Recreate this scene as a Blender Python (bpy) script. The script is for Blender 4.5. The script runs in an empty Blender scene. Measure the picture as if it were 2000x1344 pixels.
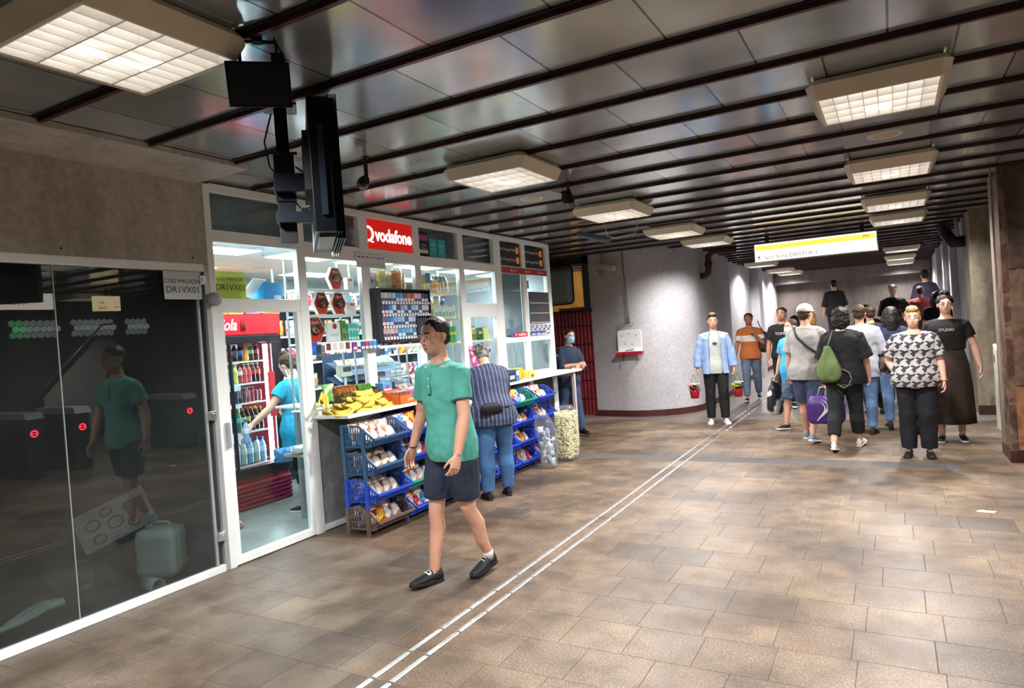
import bpy, bmesh, math, random
from mathutils import Vector, Matrix, noise as mnoise
R_ = random.Random(7)
PI = math.pi
sc = bpy.context.scene
COL = sc.collection
# ---------------------------------------------------------------- camera
cd = bpy.data.cameras.new('camera'); cam = bpy.data.objects.new('camera', cd); COL.objects.link(cam)
cd.sensor_width = 36.0; cd.sensor_fit = 'HORIZONTAL'; cd.lens = 36.0 * 1327.76 / 2000.0; cd.clip_start = 0.05; cd.clip_end = 200
_yaw, _pit, _rol = -5.11831552e-01, -1.65765484e-02, -6.94574631e-02
_f = Vector((math.sin(_yaw)*math.cos(_pit), math.cos(_yaw)*math.cos(_pit), math.sin(_pit)))
_r = Vector((math.cos(_yaw), -math.sin(_yaw), 0)); _u = _r.cross(_f)
_rr = _r*math.cos(_rol) + _u*math.sin(_rol); _uu = -_r*math.sin(_rol) + _u*math.cos(_rol)
cam.matrix_world = Matrix(((_rr.x, _uu.x, -_f.x, 0), (_rr.y, _uu.y, -_f.y, 0), (_rr.z, _uu.z, -_f.z, 1.7), (0, 0, 0, 1)))
sc.camera = cam
# ---------------------------------------------------------------- world, exposure
w = bpy.data.worlds.new('world'); sc.world = w; w.use_nodes = True
w.node_tree.nodes['Background'].inputs[0].default_value = (0.5, 0.55, 0.6, 1)
w.node_tree.nodes['Background'].inputs[1].default_value = 0.05
sc.view_settings.view_transform = 'Standard'; sc.view_settings.look = 'None'
sc.view_settings.gamma = 1.0; sc.view_settings.use_curve_mapping = False
sc.view_settings.exposure = 0.45
LAMP = 1.35          # luminance of the corridor diffusers
LWATT = 250.0        # power of each corridor luminaire
KLAMP = 30.0         # luminance of the kiosk's own ceiling lights

# ---------------------------------------------------------------- materials
MC = {}
def rgb(h):
    if isinstance(h, str):
        c = [int(h[i:i+2], 16)/255 for i in (0, 2, 4)]
        return tuple((x/12.92 if x <= .04045 else ((x+.055)/1.055)**2.4) for x in c)
    return h
def mat(col, rough=.5, metal=0., emit=0., ns=0., na=0., bump=0., bs=0., alpha=1., trans=0., spec=.5, col2=None, thr=None, coat=0., ior=1.45):
    """procedural principled material; ns/na = scale and amount of tone variation, bs/bump = bump scale and strength, col2/thr = second colour in blotches"""
    key = (str(col), rough, metal, emit, ns, na, bump, bs, alpha, trans, spec, str(col2), thr, coat, ior)
    if key in MC: return MC[key]
    c = rgb(col)
    m = bpy.data.materials.new('m_%d' % len(MC)); MC[key] = m; m.use_nodes = True
    nt = m.node_tree; N = nt.nodes; L = nt.links; b = N['Principled BSDF']
    b.inputs['Base Color'].default_value = (*c, 1); b.inputs['Roughness'].default_value = rough
    b.inputs['Metallic'].default_value = metal; b.inputs['Specular IOR Level'].default_value = spec
    b.inputs['IOR'].default_value = ior
    if coat: b.inputs['Coat Weight'].default_value = coat; b.inputs['Coat Roughness'].default_value = .1
    if trans: b.inputs['Transmission Weight'].default_value = trans
    if alpha < 1: b.inputs['Alpha'].default_value = alpha
    if emit: b.inputs['Emission Color'].default_value = (*c, 1); b.inputs['Emission Strength'].default_value = emit
    tc = N.new('ShaderNodeTexCoord')
    if na or col2:
        n = N.new('ShaderNodeTexNoise'); n.inputs['Scale'].default_value = ns or 8; n.inputs['Detail'].default_value = 5
        L.new(tc.outputs['Object'], n.inputs['Vector'])
        if col2:
            r = N.new('ShaderNodeValToRGB'); t = thr if thr is not None else .5
            r.color_ramp.elements[0].position = max(0, t-.03); r.color_ramp.elements[1].position = min(1, t+.03)
            r.color_ramp.elements[0].color = (*c, 1); r.color_ramp.elements[1].color = (*rgb(col2), 1)
            L.new(n.outputs[0], r.inputs[0]); L.new(r.outputs[0], b.inputs['Base Color'])
        else:
            r = N.new('ShaderNodeValToRGB')
            r.color_ramp.elements[0].position = .3; r.color_ramp.elements[1].position = .7
            r.color_ramp.elements[0].color = (*[max(0, x*(1-na)) for x in c], 1); r.color_ramp.elements[1].color = (*[min(1, x*(1+na)) for x in c], 1)
            L.new(n.outputs[0], r.inputs[0]); L.new(r.outputs[0], b.inputs['Base Color'])
    if bump:
        n2 = N.new('ShaderNodeTexNoise'); n2.inputs['Scale'].default_value = bs or 40; n2.inputs['Detail'].default_value = 4
        bp = N.new('ShaderNodeBump'); bp.inputs['Strength'].default_value = bump; bp.inputs['Distance'].default_value = .01
        L.new(tc.outputs['Object'], n2.inputs['Vector']); L.new(n2.outputs[0], bp.inputs['Height']); L.new(bp.outputs[0], b.inputs['Normal'])
    return m
class NT:
    """small node-graph helper"""
    def __init__(s, name):
        s.m = bpy.data.materials.new(name); s.m.use_nodes = True; s.t = s.m.node_tree; s.b = s.t.nodes['Principled BSDF']
        s.tc = s.n('ShaderNodeTexCoord')
    def n(s, typ, **kw):
        x = s.t.nodes.new(typ)
        for k, v in kw.items(): setattr(x, k, v)
        return x
    def l(s, a, b): s.t.links.new(a, b)
    def math(s, op, a, b=None, c=None):
        x = s.n('ShaderNodeMath', operation=op)
        for i, v in enumerate((a, b, c)):
            if v is None: continue
            if isinstance(v, (int, float)): x.inputs[i].default_value = v
            else: s.l(v, x.inputs[i])
        return x.outputs[0]
    def mix(s, f, a, b, mode='MIX'):
        x = s.n('ShaderNodeMix', data_type='RGBA', blend_type=mode)
        for i, v in ((0, f), (6, a), (7, b)):
            if isinstance(v, (int, float)): x.inputs[i].default_value = v
            elif isinstance(v, tuple): x.inputs[i].default_value = (*v, 1)
            else: s.l(v, x.inputs[i])
        return x.outputs[2]
    def ramp(s, f, stops):
        x = s.n('ShaderNodeValToRGB'); s.l(f, x.inputs[0]); e = x.color_ramp.elements
        while len(e) < len(stops): e.new(.5)
        for i, (p, c) in enumerate(stops): e[i].position = p; e[i].color = (*rgb(c), 1)
        return x.outputs[0]
    def noise(s, scale, detail=5, vec=None, rough=.5):
        x = s.n('ShaderNodeTexNoise'); x.inputs['Scale'].default_value = scale; x.inputs['Detail'].default_value = detail; x.inputs['Roughness'].default_value = rough
        s.l(vec or s.tc.outputs['Object'], x.inputs['Vector']); return x.outputs[0]
    def xyz(s, vec=None):
        x = s.n('ShaderNodeSeparateXYZ'); s.l(vec or s.tc.outputs['Object'], x.inputs[0]); return x.outputs
    def comb(s, a, b, c=0.):
        x = s.n('ShaderNodeCombineXYZ')
        for i, v in enumerate((a, b, c)):
            if isinstance(v, (int, float)): x.inputs[i].default_value = v
            else: s.l(v, x.inputs[i])
        return x.outputs[0]
    def white(s, vec):
        x = s.n('ShaderNodeTexWhiteNoise', noise_dimensions='3D'); s.l(vec, x.inputs['Vector']); return x.outputs[0]
    def bump(s, h, st=.3, d=.01):
        x = s.n('ShaderNodeBump'); x.inputs['Strength'].default_value = st; x.inputs['Distance'].default_value = d
        s.l(h, x.inputs['Height']); s.l(x.outputs[0], s.b.inputs['Normal'])

def tile_coords(g, x, y, w, h, x0, y0, jw):
    """running tiles: returns (cell id vector, joint mask 0..1)"""
    ry = g.math('DIVIDE', g.math('SUBTRACT', y, y0), h)
    row = g.math('FLOOR', ry)
    fr = g.math('SUBTRACT', ry, row)
    off = g.white(g.comb(row, 3.3, 1.7))
    rx = g.math('ADD', g.math('DIVIDE', g.math('SUBTRACT', x, x0), w), off)
    cl = g.math('FLOOR', rx); fx = g.math('SUBTRACT', rx, cl)
    dx = g.math('MULTIPLY', g.math('MINIMUM', fx, g.math('SUBTRACT', 1., fx)), w)
    dy = g.math('MULTIPLY', g.math('MINIMUM', fr, g.math('SUBTRACT', 1., fr)), h)
    d = g.math('MINIMUM', dx, dy)
    return g.comb(cl, row, 5.1), d
def floor_material():
    g = NT('stone_floor_tiles')
    X = g.xyz()
    cell, d = tile_coords(g, X[0], X[1], .362, .345, 0.17, 2.23, .004)
    joint = g.ramp(d, [(0., '000000'), (.0016, '000000'), (.0034, 'ffffff')])
    rnd = g.white(cell)
    base = g.ramp(rnd, [(0, '5c524a'), (.15, '7d7064'), (.4, '918373'), (.6, '857868'), (.75, '9d8c72'), (.88, '8a725c'), (.97, '4c4a48')])
    n1 = g.noise(95, 4, rough=.75); n2 = g.noise(6, 6); n3 = g.noise(1.1, 4)
    base = g.mix(.6, base, g.ramp(n1, [(.38, '2c2620'), (.46, '84776a'), (.55, '94887c'), (.63, 'e0d6ca')]))
    base = g.mix(.35, base, g.ramp(n2, [(.3, '8a8078'), (.7, 'ffffff')]), 'MULTIPLY')
    # worn grey paving close to the shop front
    near = g.math('MULTIPLY', g.math('LESS_THAN', X[0], -2.55), g.math('LESS_THAN', X[1], 4.25))
    cool = g.mix(g.math('MULTIPLY', rnd, .6), (.20, .22, .235), (.36, .37, .36))
    base = g.mix(g.math('MULTIPLY', near, .42), base, cool)
    ent = g.math('MULTIPLY', near, 1.)
    base = g.mix(1., base, g.ramp(n3, [(.35, 'a39a92'), (.65, 'ffffff')]), 'MULTIPLY')
    base = g.mix(.4, base, g.ramp(g.noise(3.2, 7, rough=.65), [(.38, '8d8078'), (.52, 'ffffff')]), 'MULTIPLY')
    rnd3 = g.white(g.comb(g.math('MULTIPLY', rnd, 91.), 4., 2.)); base = g.mix(g.math('MULTIPLY', g.math('GREATER_THAN', rnd3, .93), .55), base, (.06, .055, .05))
    base = g.mix(1., base, (.86, .76, .64), 'MULTIPLY')
    # dark band of smooth paving across the corridor, and a second one far off
    band = g.math('MULTIPLY', g.math('GREATER_THAN', X[1], 8.16), g.math('LESS_THAN', X[1], 8.46))
    band = g.math('MULTIPLY', band, g.math('LESS_THAN', X[0], .55))
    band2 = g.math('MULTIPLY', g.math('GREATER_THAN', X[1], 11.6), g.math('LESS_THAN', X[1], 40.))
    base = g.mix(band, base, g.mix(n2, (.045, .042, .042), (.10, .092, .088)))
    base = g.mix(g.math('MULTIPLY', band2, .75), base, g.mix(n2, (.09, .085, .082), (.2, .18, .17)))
    nb = g.math('SUBTRACT', 1., band)
    jm = g.mix(g.math('MULTIPLY', nb, 1.), (1., 1., 1.), joint)
    base = g.mix(g.math('SUBTRACT', 1., g.math('MULTIPLY', g.math('SUBTRACT', 1., g.n_sep(jm)), .75)), (.05, .042, .036), base)
    g.l(base, g.b.inputs['Base Color'])
    rr = g.math('ADD', g.math('MULTIPLY', n2, .3), g.math('ADD', g.math('ADD', .22, g.math('MULTIPLY', band, .3)), g.math('MULTIPLY', n1, .2)))
    rr = g.math('ADD', rr, g.math('MULTIPLY', g.math('SUBTRACT', 1., g.n_sep(joint)), .5)); g.l(rr, g.b.inputs['Roughness'])
    h = g.math('ADD', g.math('MULTIPLY', g.n_sep(joint), 1.), g.math('MULTIPLY', n1, .12))
    h = g.math('ADD', h, g.math('MULTIPLY', rnd, .2))
    g.bump(h, .22, .002)
    return g.m
def _nsep(self, c):
    x = self.n('ShaderNodeSeparateColor'); self.l(c, x.inputs[0]); return x.outputs[0]
NT.n_sep = _nsep
def ceiling_material():
    g = NT('glossy_ceiling_panels')
    X = g.xyz()
    rows = g.math('FLOOR', g.math('DIVIDE', g.math('SUBTRACT', X[1], 2.06), .64))
    half = g.math('MULTIPLY', g.math('FRACT', g.math('MULTIPLY', rows, .5)), 1.)
    rx = g.math('ADD', g.math('DIVIDE', g.math('ADD', X[0], 1.81), .62), half)
    cl = g.math('FLOOR', rx); fx = g.math('SUBTRACT', rx, cl)
    d = g.math('MULTIPLY', g.math('MINIMUM', fx, g.math('SUBTRACT', 1., fx)), .62)
    joint = g.ramp(d, [(0., '000000'), (.003, '000000'), (.006, 'ffffff')])
    rnd = g.white(g.comb(cl, rows, 2.2)); rnd2 = g.white(g.comb(cl, rows, 8.2))
    base = g.ramp(rnd, [(0, 'a2aaae'), (.5, 'b2babe'), (1, 'c2cace')])
    n2 = g.noise(1.6, 2); n4 = g.noise(3, 2)
    base = g.mix(.5, base, g.ramp(n2, [(.3, '8c8c8a'), (.7, 'ffffff')]), 'MULTIPLY')
    base = g.mix(g.n_sep(joint), (.01, .01, .01), base)
    g.l(base, g.b.inputs['Base Color'])
    g.b.inputs['Metallic'].default_value = .5
    g.l(g.math('ADD', g.math('MULTIPLY', n4, .10), g.math('ADD', g.math('MULTIPLY', n2, .10), .06)), g.b.inputs['Roughness'])
    # each panel hangs slightly out of true
    tx = g.math('MULTIPLY', g.math('SUBTRACT', rnd, .5), fx)
    g.bump(tx, .10, .03)
    return g.m
def concrete_material(name, stops, s1=1.6, s2=22, bump=.4, rough=.8, streak=True, tint=None):
    g = NT(name)
    v = g.tc.outputs['Object']
    if streak:
        mp = g.n('ShaderNodeMapping'); mp.inputs['Scale'].default_value = (1.5, 1.5, .35); g.l(v, mp.inputs[0]); v2 = mp.outputs[0]
    else: v2 = v
    n1 = g.noise(s1, 8, v2, .6); n2 = g.noise(s2, 6); n3 = g.noise(90, 3)
    c = g.ramp(n1, stops)
    c = g.mix(.35, c, g.ramp(n2, [(.3, '8a8a8a'), (.7, 'ffffff')]), 'MULTIPLY')
    g.l(c, g.b.inputs['Base Color']); g.b.inputs['Roughness'].default_value = rough
    g.bump(g.math('ADD', g.math('MULTIPLY', n2, .6), g.math('MULTIPLY', n3, .5)), bump, .004)
    return g.m
M = {}
M['floor'] = floor_material()
M['ceiling'] = ceiling_material()
M['beige_wall'] = concrete_material('painted_concrete_beige', [(.3, 'a19a92'), (.5, 'bab3aa'), (.7, 'c8c2ba')])
M['grey_wall'] = concrete_material('plaster_grey', [(.3, 'aeacb0'), (.5, 'bebcc0'), (.7, 'c8c6ca')], bump=.2, s1=.7, s2=30, streak=False)
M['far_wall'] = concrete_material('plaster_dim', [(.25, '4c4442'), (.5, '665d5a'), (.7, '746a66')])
M['marble'] = concrete_material('red_marble', [(.25, '2a1c18'), (.42, '4e3a30'), (.5, '7a6252'), (.56, '4a322a'), (.7, '64493c')], s1=3.5, s2=14, bump=.15, rough=.4, streak=False)
M['marble2'] = concrete_material('brown_stone', [(.3, '453c32'), (.45, '766a5a'), (.58, '8f8472'), (.7, '5a4c40')], s1=1.8, s2=12, bump=.25, rough=.55)
M['ochre'] = concrete_material('ochre_wall', [(.3, '8a6a32'), (.5, 'b98f4c'), (.7, 'c8a266')])
M['black'] = mat('101214', .6)
M['blackmetal'] = mat('14171b', .35, .6, ns=6, na=.3)
M['white_frame'] = mat('eef4f4', .28, ns=3, na=.04)
M['grey_frame'] = mat('a9b2b4', .35, .3, ns=4, na=.08)
M['steel'] = mat('d8dcde', .22, .9)
M['white'] = mat('e8eaea', .5)
M['red'] = mat('d41a1a', .4)
M['darkglass'] = None

# ---------------------------------------------------------------- object helpers
def tag(o, label=None, cat=None, group=None, kind=None):
    if label: o['label'] = label
    if cat: o['category'] = cat
    if group: o['group'] = group
    if kind: o['kind'] = kind
    return o
def thing(name, label, cat, loc=(0, 0, 0), rz=0., group=None, rx=0., ry=0.):
    o = bpy.data.objects.new(name, None); COL.objects.link(o); o.empty_display_size = .1
    o.location = loc; o.rotation_euler = (rx, ry, rz)
    return tag(o, label, cat, group)
class MB:
    """collects shapes and links them as ONE mesh object"""
    def __init__(s): s.b = bmesh.new(); s.mi = 0
    def box(s, x0, y0, z0, x1, y1, z1, mi=None):
        v = [s.b.verts.new(p) for p in ((x0, y0, z0), (x1, y0, z0), (x1, y1, z0), (x0, y1, z0), (x0, y0, z1), (x1, y0, z1), (x1, y1, z1), (x0, y1, z1))]
        for f in ((3, 2, 1, 0), (4, 5, 6, 7), (0, 1, 5, 4), (1, 2, 6, 5), (2, 3, 7, 6), (3, 0, 4, 7)):
            q = s.b.faces.new([v[i] for i in f]); q.material_index = s.mi if mi is None else mi
        return s
    def cbox(s, c, d, rz=0., rx=0., ry=0., mi=None):
        a = len(s.b.verts); s.b.verts.ensure_lookup_table()
        s.box(-d[0]/2, -d[1]/2, -d[2]/2, d[0]/2, d[1]/2, d[2]/2, mi)
        s.b.verts.ensure_lookup_table()
        mt = Matrix.Translation(c) @ Matrix.Rotation(rz, 4, 'Z') @ Matrix.Rotation(ry, 4, 'Y') @ Matrix.Rotation(rx, 4, 'X')
        for v in s.b.verts[a:]: v.co = mt @ v.co
        return s
    def face(s, pts, mi=None):
        q = s.b.faces.new([s.b.verts.new(p) for p in pts]); q.material_index = s.mi if mi is None else mi; return s
    def prism(s, pts, vec, mi=None):
        """extrude a planar outline (3-d points) along vec"""
        vec = Vector(vec); a = [s.b.verts.new(p) for p in pts]; c = [s.b.verts.new(Vector(p)+vec) for p in pts]; n = len(a)
        fs = [s.b.faces.new(a[::-1]), s.b.faces.new(c)] + [s.b.faces.new((a[i], a[(i+1) % n], c[(i+1) % n], c[i])) for i in range(n)]
        for f in fs: f.material_index = s.mi if mi is None else mi
        bmesh.ops.recalc_face_normals(s.b, faces=fs)
        return s
    def loft(s, rings, cap=True, mi=None):
        """rings: list of lists of points"""
        vs = [[s.b.verts.new(p) for p in r] for r in rings]; n = len(vs[0]); fs = []
        for a, b in zip(vs, vs[1:]):
            for i in range(n): fs.append(s.b.faces.new((a[i], a[(i+1) % n], b[(i+1) % n], b[i])))
        if cap: fs.append(s.b.faces.new(vs[0][::-1])); fs.append(s.b.faces.new(vs[-1]))
        for f in fs: f.material_index = s.mi if mi is None else mi; f.smooth = True
        if cap: bmesh.ops.recalc_face_normals(s.b, faces=fs)
        return s
    def oval(s, c, a, b, n=14):
        c = Vector(c); a = Vector(a); b = Vector(b)
        return [c + a*math.cos(2*PI*i/n) + b*math.sin(2*PI*i/n) for i in range(n)]
    def tube(s, pts, r, n=8, cap=True, mi=None):
        pts = [Vector(p) for p in pts]; rs = r if isinstance(r, (list, tuple)) else [r]*len(pts)
        rings = []; prev = None
        for i, p in enumerate(pts):
            t = (pts[min(i+1, len(pts)-1)] - pts[max(i-1, 0)])
            t = t.normalized() if t.length > 1e-9 else Vector((0, 0, 1))
            if prev is None:
                a = t.orthogonal().normalized()
            else:
                a = (prev - t*prev.dot(t)); a = a.normalized() if a.length > 1e-6 else t.orthogonal().normalized()
            prev = a; b = t.cross(a)
            rings.append(s.oval(p, a*rs[i], b*rs[i], n))
        return s.loft(rings, cap, mi)
    def lathe(s, prof, c=(0, 0, 0), n=14, axis='Z', mi=None, sx=1., sy=1.):
        rings = []
        for r, z in prof:
            if axis == 'Z': rings.append([(c[0]+r*sx*math.cos(2*PI*i/n), c[1]+r*sy*math.sin(2*PI*i/n), c[2]+z) for i in range(n)])
            elif axis == 'X': rings.append([(c[0]+z, c[1]+r*math.cos(2*PI*i/n), c[2]+r*math.sin(2*PI*i/n)) for i in range(n)])
            else: rings.append([(c[0]+r*math.cos(2*PI*i/n), c[1]+z, c[2]+r*math.sin(2*PI*i/n)) for i in range(n)])
        return s.loft(rings, True, mi)
    def ball(s, c, r, n=2, sc=(1, 1, 1), rot=None, mi=None):
        m = Matrix.Translation(c) @ (rot.to_4x4() if rot else Matrix.Identity(4)) @ Matrix.Diagonal((*sc, 1))
        q = bmesh.ops.create_icosphere(s.b, subdivisions=n, radius=r, matrix=m)
        for f in {f for v in q['verts'] for f in v.link_faces}: f.smooth = True; f.material_index = s.mi if mi is None else mi
        return s
    def xf(s, mt):
        for v in s.b.verts: v.co = mt @ v.co
        return s
    def mesh(s, name, mats, smooth=None):
        me = bpy.data.meshes.new(name); s.b.normal_update(); s.b.to_mesh(me); s.b.free()
        for m in (mats if isinstance(mats, (list, tuple)) else [mats]): me.materials.append(m)
        if smooth is not None:
            for p in me.polygons: p.use_smooth = smooth
        return me
    def build(s, name, mats, parent=None, bevel=0., smooth=None, loc=None, label=None, bseg=2):
        o = bpy.data.objects.new(name, s.mesh(name, mats, smooth)); COL.objects.link(o)
        if parent: o.parent = parent
        if loc: o.location = loc
        if bevel:
            m = o.modifiers.new('bevel', 'BEVEL'); m.width = bevel; m.segments = bseg; m.limit_method = 'ANGLE'
        if label: o['label'] = label
        return o
def struct(name, mb, m, **k): return tag(mb.build(name, m, **k), kind='structure')
_dg = {}
def text(name, s, size, m, loc, rot, parent=None, depth=.001, align='CENTER', bold=0., sx=1., shear=0.):
    """lettering as a thin mesh; rot is an Euler in the parent's frame"""
    k = (s, size, depth, align, bold, sx, shear)
    if k not in _dg:
        cu = bpy.data.curves.new('t', 'FONT'); cu.body = s; cu.size = size; cu.extrude = depth; cu.align_x = align; cu.align_y = 'CENTER'; cu.offset = bold; cu.shear = shear; cu.resolution_u = 3
        to = bpy.data.objects.new('t', cu); COL.objects.link(to)
        dg = bpy.context.evaluated_depsgraph_get(); dg.update()
        me = bpy.data.meshes.new_from_object(to.evaluated_get(dg)); bpy.data.objects.remove(to); bpy.data.curves.remove(cu)
        if sx != 1.:
            for v in me.vertices: v.co.x *= sx
        _dg[k] = me
    me = _dg[k].copy(); me.materials.clear(); me.materials.append(m)
    o = bpy.data.objects.new(name, me); COL.objects.link(o); o.location = loc; o.rotation_euler = rot
    if parent: o.parent = parent
    return o
FACE = (PI/2, 0, PI/2)        # lettering on a plane that faces +X
def copy_tree(o, parent=None):
    c = o.copy(); COL.objects.link(c); c.parent = parent
    for ch in o.children: copy_tree(ch, c)
    return c
ORD = ['first', 'second', 'third', 'fourth', 'fifth', 'sixth', 'seventh', 'eighth', 'ninth', 'tenth', 'eleventh', 'twelfth', 'thirteenth', 'fourteenth', 'fifteenth', 'sixteenth', 'seventeenth', 'eighteenth', 'nineteenth', 'twentieth']
# ================================================================ SETTING
CZ = 3.06
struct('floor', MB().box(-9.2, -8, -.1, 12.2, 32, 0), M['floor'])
struct('ceiling', MB().box(-9.2, -8, CZ, 12.2, 32, CZ+.12), M['ceiling'])
mb_gap_shade = mat('120f0f', .45); mb_red = mat('4a2828', .35, .3, ns=5, na=.5)  # black strips stand in for the shadow gap beside each red lip
for k in range(-15, 35):
    y = 2.06 + .64*k
    g = MB(); x0 = -4.6 if 3.5 < y < 9.7 else (-9 if y > 9.7 else -4.02)
    x1 = 12.1 if y < 12.1 else 1.05
    g.box(x0, y-.052, CZ-.010, x1, y-.018, CZ-.0005, 0); g.box(x0, y-.026, CZ-.03, x1, y, CZ-.001, 1)
    struct('trim_%d' % (k+16), g, [mb_gap_shade, mb_red])
# left wall above the empty unit, its soffit
struct('wall_left', MB().box(-4.72, -8, 2.395, -4.62, 3.485, CZ), M['beige_wall'])
struct('trim_60', MB().box(-4.62, -8, 3.02, -4.03, 3.45, 3.055), M['beige_wall'])
ring = MB()
pts = [(-4.618, 1.86+.165*math.cos(a), 2.67+.165*math.sin(a)) for a in [2*PI*i/40 for i in range(41)]]
ring.tube(pts, .004, 6)
tag(ring.build('access_cover', mat('5a524a', .8)), 'round filled hole outlined on the beige wall above the dark glass', 'wall cover')
for y in (2.05, 2.42, 3.36): 
    tag(MB().lathe([(0, 0), (.008, 0), (.006, .006), (0, .007)], (-4.62, y, 2.44), 10, 'X').build('screw', mat('4a2a20', .6)), 'small rusty screw along the lower edge of the beige wall', 'screw', 'screws in the beige wall')
# the dark empty unit behind the glass
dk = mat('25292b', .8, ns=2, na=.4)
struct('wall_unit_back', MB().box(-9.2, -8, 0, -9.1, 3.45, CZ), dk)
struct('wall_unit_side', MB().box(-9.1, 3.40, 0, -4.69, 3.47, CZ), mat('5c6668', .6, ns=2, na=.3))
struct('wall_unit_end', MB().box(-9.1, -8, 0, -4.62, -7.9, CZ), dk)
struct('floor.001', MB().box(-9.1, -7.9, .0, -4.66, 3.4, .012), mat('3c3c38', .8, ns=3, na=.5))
# kiosk room
kw = mat('8d989c', .6, ns=2, na=.12)
struct('wall_kiosk_left', MB().box(-7.05, 3.47, 0, -4.66, 3.53, CZ), kw)
struct('wall_kiosk_back', MB().box(-7.12, 3.47, 0, -7.05, 9.62, CZ), kw)
struct('wall_kiosk_right', MB().box(-7.05, 9.56, 0, -4.66, 9.62, CZ), kw)
struct('ceiling.001', MB().box(-7.05, 3.53, 2.62, -4.70, 9.56, 2.66), mat('cfd9d4', .6))
struct('floor.002', MB().box(-7.05, 3.53, 0, -4.66, 9.56, .008), mat('7d8684', .35, ns=4, na=.25))
# curved plaster wall on the left side of the corridor
def wall_poly(name, pts, z0, z1, m): return struct(name, MB().prism([(x, y, z0) for x, y in pts], (0, 0, z1-z0)), m)
arc = [(-4.25+1.07*math.sin(a), 13.02-1.07*math.cos(a)) for a in [-.163+(PI/2+.163)*i/44 for i in range(45)]]
outer = [(-5.04, 12.066)] + arc + [(-3.15, 15.7)]
wall_poly('wall_curved', outer + [(-3.5, 15.7), (-5.04, 15.7)], 0, CZ, M['grey_wall'])
def off(p, d):
    q = []
    for i, (x, y) in enumerate(p):
        a = Vector(p[max(0, i-1)]); b = Vector(p[min(len(p)-1, i+1)]); t = (b-a).normalized(); q.append((x+t.y*d, y-t.x*d))
    return q
bb = mat('4a2320', .5, ns=6, na=.3)
op = outer
wall_poly('baseboard_left', off(op, .018) + [(x, y) for x, y in reversed(off(op, -.01))], 0, .115, bb)
wall_poly('wall_left_far', [(-3.38, 15.7), (-3.38, 24.6), (-3.8, 24.6), (-3.8, 15.7)], 0, CZ, M['grey_wall'])
wall_poly('trim_61', [(-3.15, 19.6), (-3.15, 20.2), (-3.38, 20.2), (-3.38, 19.6)], 0, CZ, M['grey_wall'])
wall_poly('baseboard_left_far', [(-3.36, 15.7), (-3.36, 24.5), (-3.38, 24.5), (-3.38, 15.7)], 0, .12, bb)
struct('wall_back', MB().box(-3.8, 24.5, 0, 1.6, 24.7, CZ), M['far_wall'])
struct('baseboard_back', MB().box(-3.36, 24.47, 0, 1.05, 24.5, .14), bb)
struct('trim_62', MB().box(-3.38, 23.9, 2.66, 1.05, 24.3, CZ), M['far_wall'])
# right side: wall beyond the pillars
wall_poly('wall_right', [(1.05, 12.15), (1.05, 13.3), (1.12, 13.3), (1.12, 24.6), (1.5, 24.6), (1.5, 12.3), (12.1, 12.3), (12.1, 12.15)], 0, CZ, M['marble2'])
wall_poly('wall_right_far', [(1.10, 13.35), (1.10, 24.5), (1.12, 24.5), (1.12, 13.35)], 0, CZ, M['grey_wall'])
struct('baseboard_right', MB().box(1.04, 12.13, 0, 3, 12.15, .14), mat('33221c', .5))
for y in (15.2, 17.4, 19.8): struct('trim_%d' % (63+int(y)), MB().box(1.0, y, 0, 1.11, y+.25, CZ), M['grey_wall'])
p = MB(); p.box(1.0, 8.6, .12, 2.3, 9.2, CZ); 
pil = struct('wall_pillar', p, M['marble'])
struct('baseboard_pillar', MB().box(.985, 8.585, 0, 2.32, 9.215, .12), mat('3a1d18', .4, ns=8, na=.4))
struct('trim_90', MB().box(.985, 8.98, .12, 1.0, 9.2, CZ), M['marble2'])
# stone facing panels on the pillar front, joints read as thin reveals
for i, (x0, x1, z0, z1) in enumerate([(1.06, 1.62, .13, .78), (1.06, 1.62, .8, 1.98), (1.06, 1.62, 2.0, 3.04), (1.64, 2.28, .13, 1.3), (1.64, 2.28, 1.32, 2.5), (1.64, 2.28, 2.52, 3.04)]):
    m = concrete_material('facing_%d' % i, [(.25, ['5d3a28', '38241e', '2a1c18', '44302a', '3a2620', '302420'][i]), (.45, ['94684a', '584034', '483831', '644c40', '584438', '4a3e38'][i]), (.55, ['744a34', '705848', '5a4a40', '3c2c26', '746050', '645850'][i]), (.75, ['a0785a', '443028', '382a24', '786050', '503c34', '3a302c'][i])], s1=3.5+i*.4, s2=14, bump=.15, rough=.4, streak=False)
    tag(MB().box(x0, 8.588, z0, x1, 8.6, z1).build('facing_slab', m, bevel=.003), 
        ['orange-brown marble facing slab at the foot of the near pillar', 'dark red marble facing slab in the middle of the near pillar', 'dark red marble facing slab at the head of the near pillar', 'lower marble slab at the far right of the near pillar', 'middle marble slab at the far right of the near pillar', 'upper marble slab at the far right of the near pillar'][i], 'stone slab')
# hall on the right, outside the picture but seen in the dark glass
struct('wall_hall_end', MB().box(12.1, -8, 0, 12.2, 12.3, CZ), M['beige_wall'])
struct('wall_hall_front', MB().box(-9.2, -8.1, 0, 12.2, -8, CZ), M['beige_wall'])
struct('wall_passage', MB().box(-9.2, 15.2, 0, -3.8, 15.3, CZ), M['ochre'])
struct('wall_passage_left', MB().box(-9.2, 3.5, 0, -9.1, 15.3, CZ), M['ochre'])
struct('wall_passage_near', MB().box(-9.2, 9.62, 0, -7.05, 9.7, CZ), M['ochre'])
struct('wall_gap', MB().box(-9.1, 3.47, 0, -7.12, 3.53, CZ), dk)
# passage: steel post and dark header beside the curved wall, red corrugated gate
struct('trim_91', MB().box(-5.12, 12.02, 1.98, -5.0, 12.14, CZ), mat('2c3a42', .5))
struct('trim_92', MB().box(-9, 12.02, 2.92, -5.0, 12.14, CZ), mat('1c2226', .5))
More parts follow.
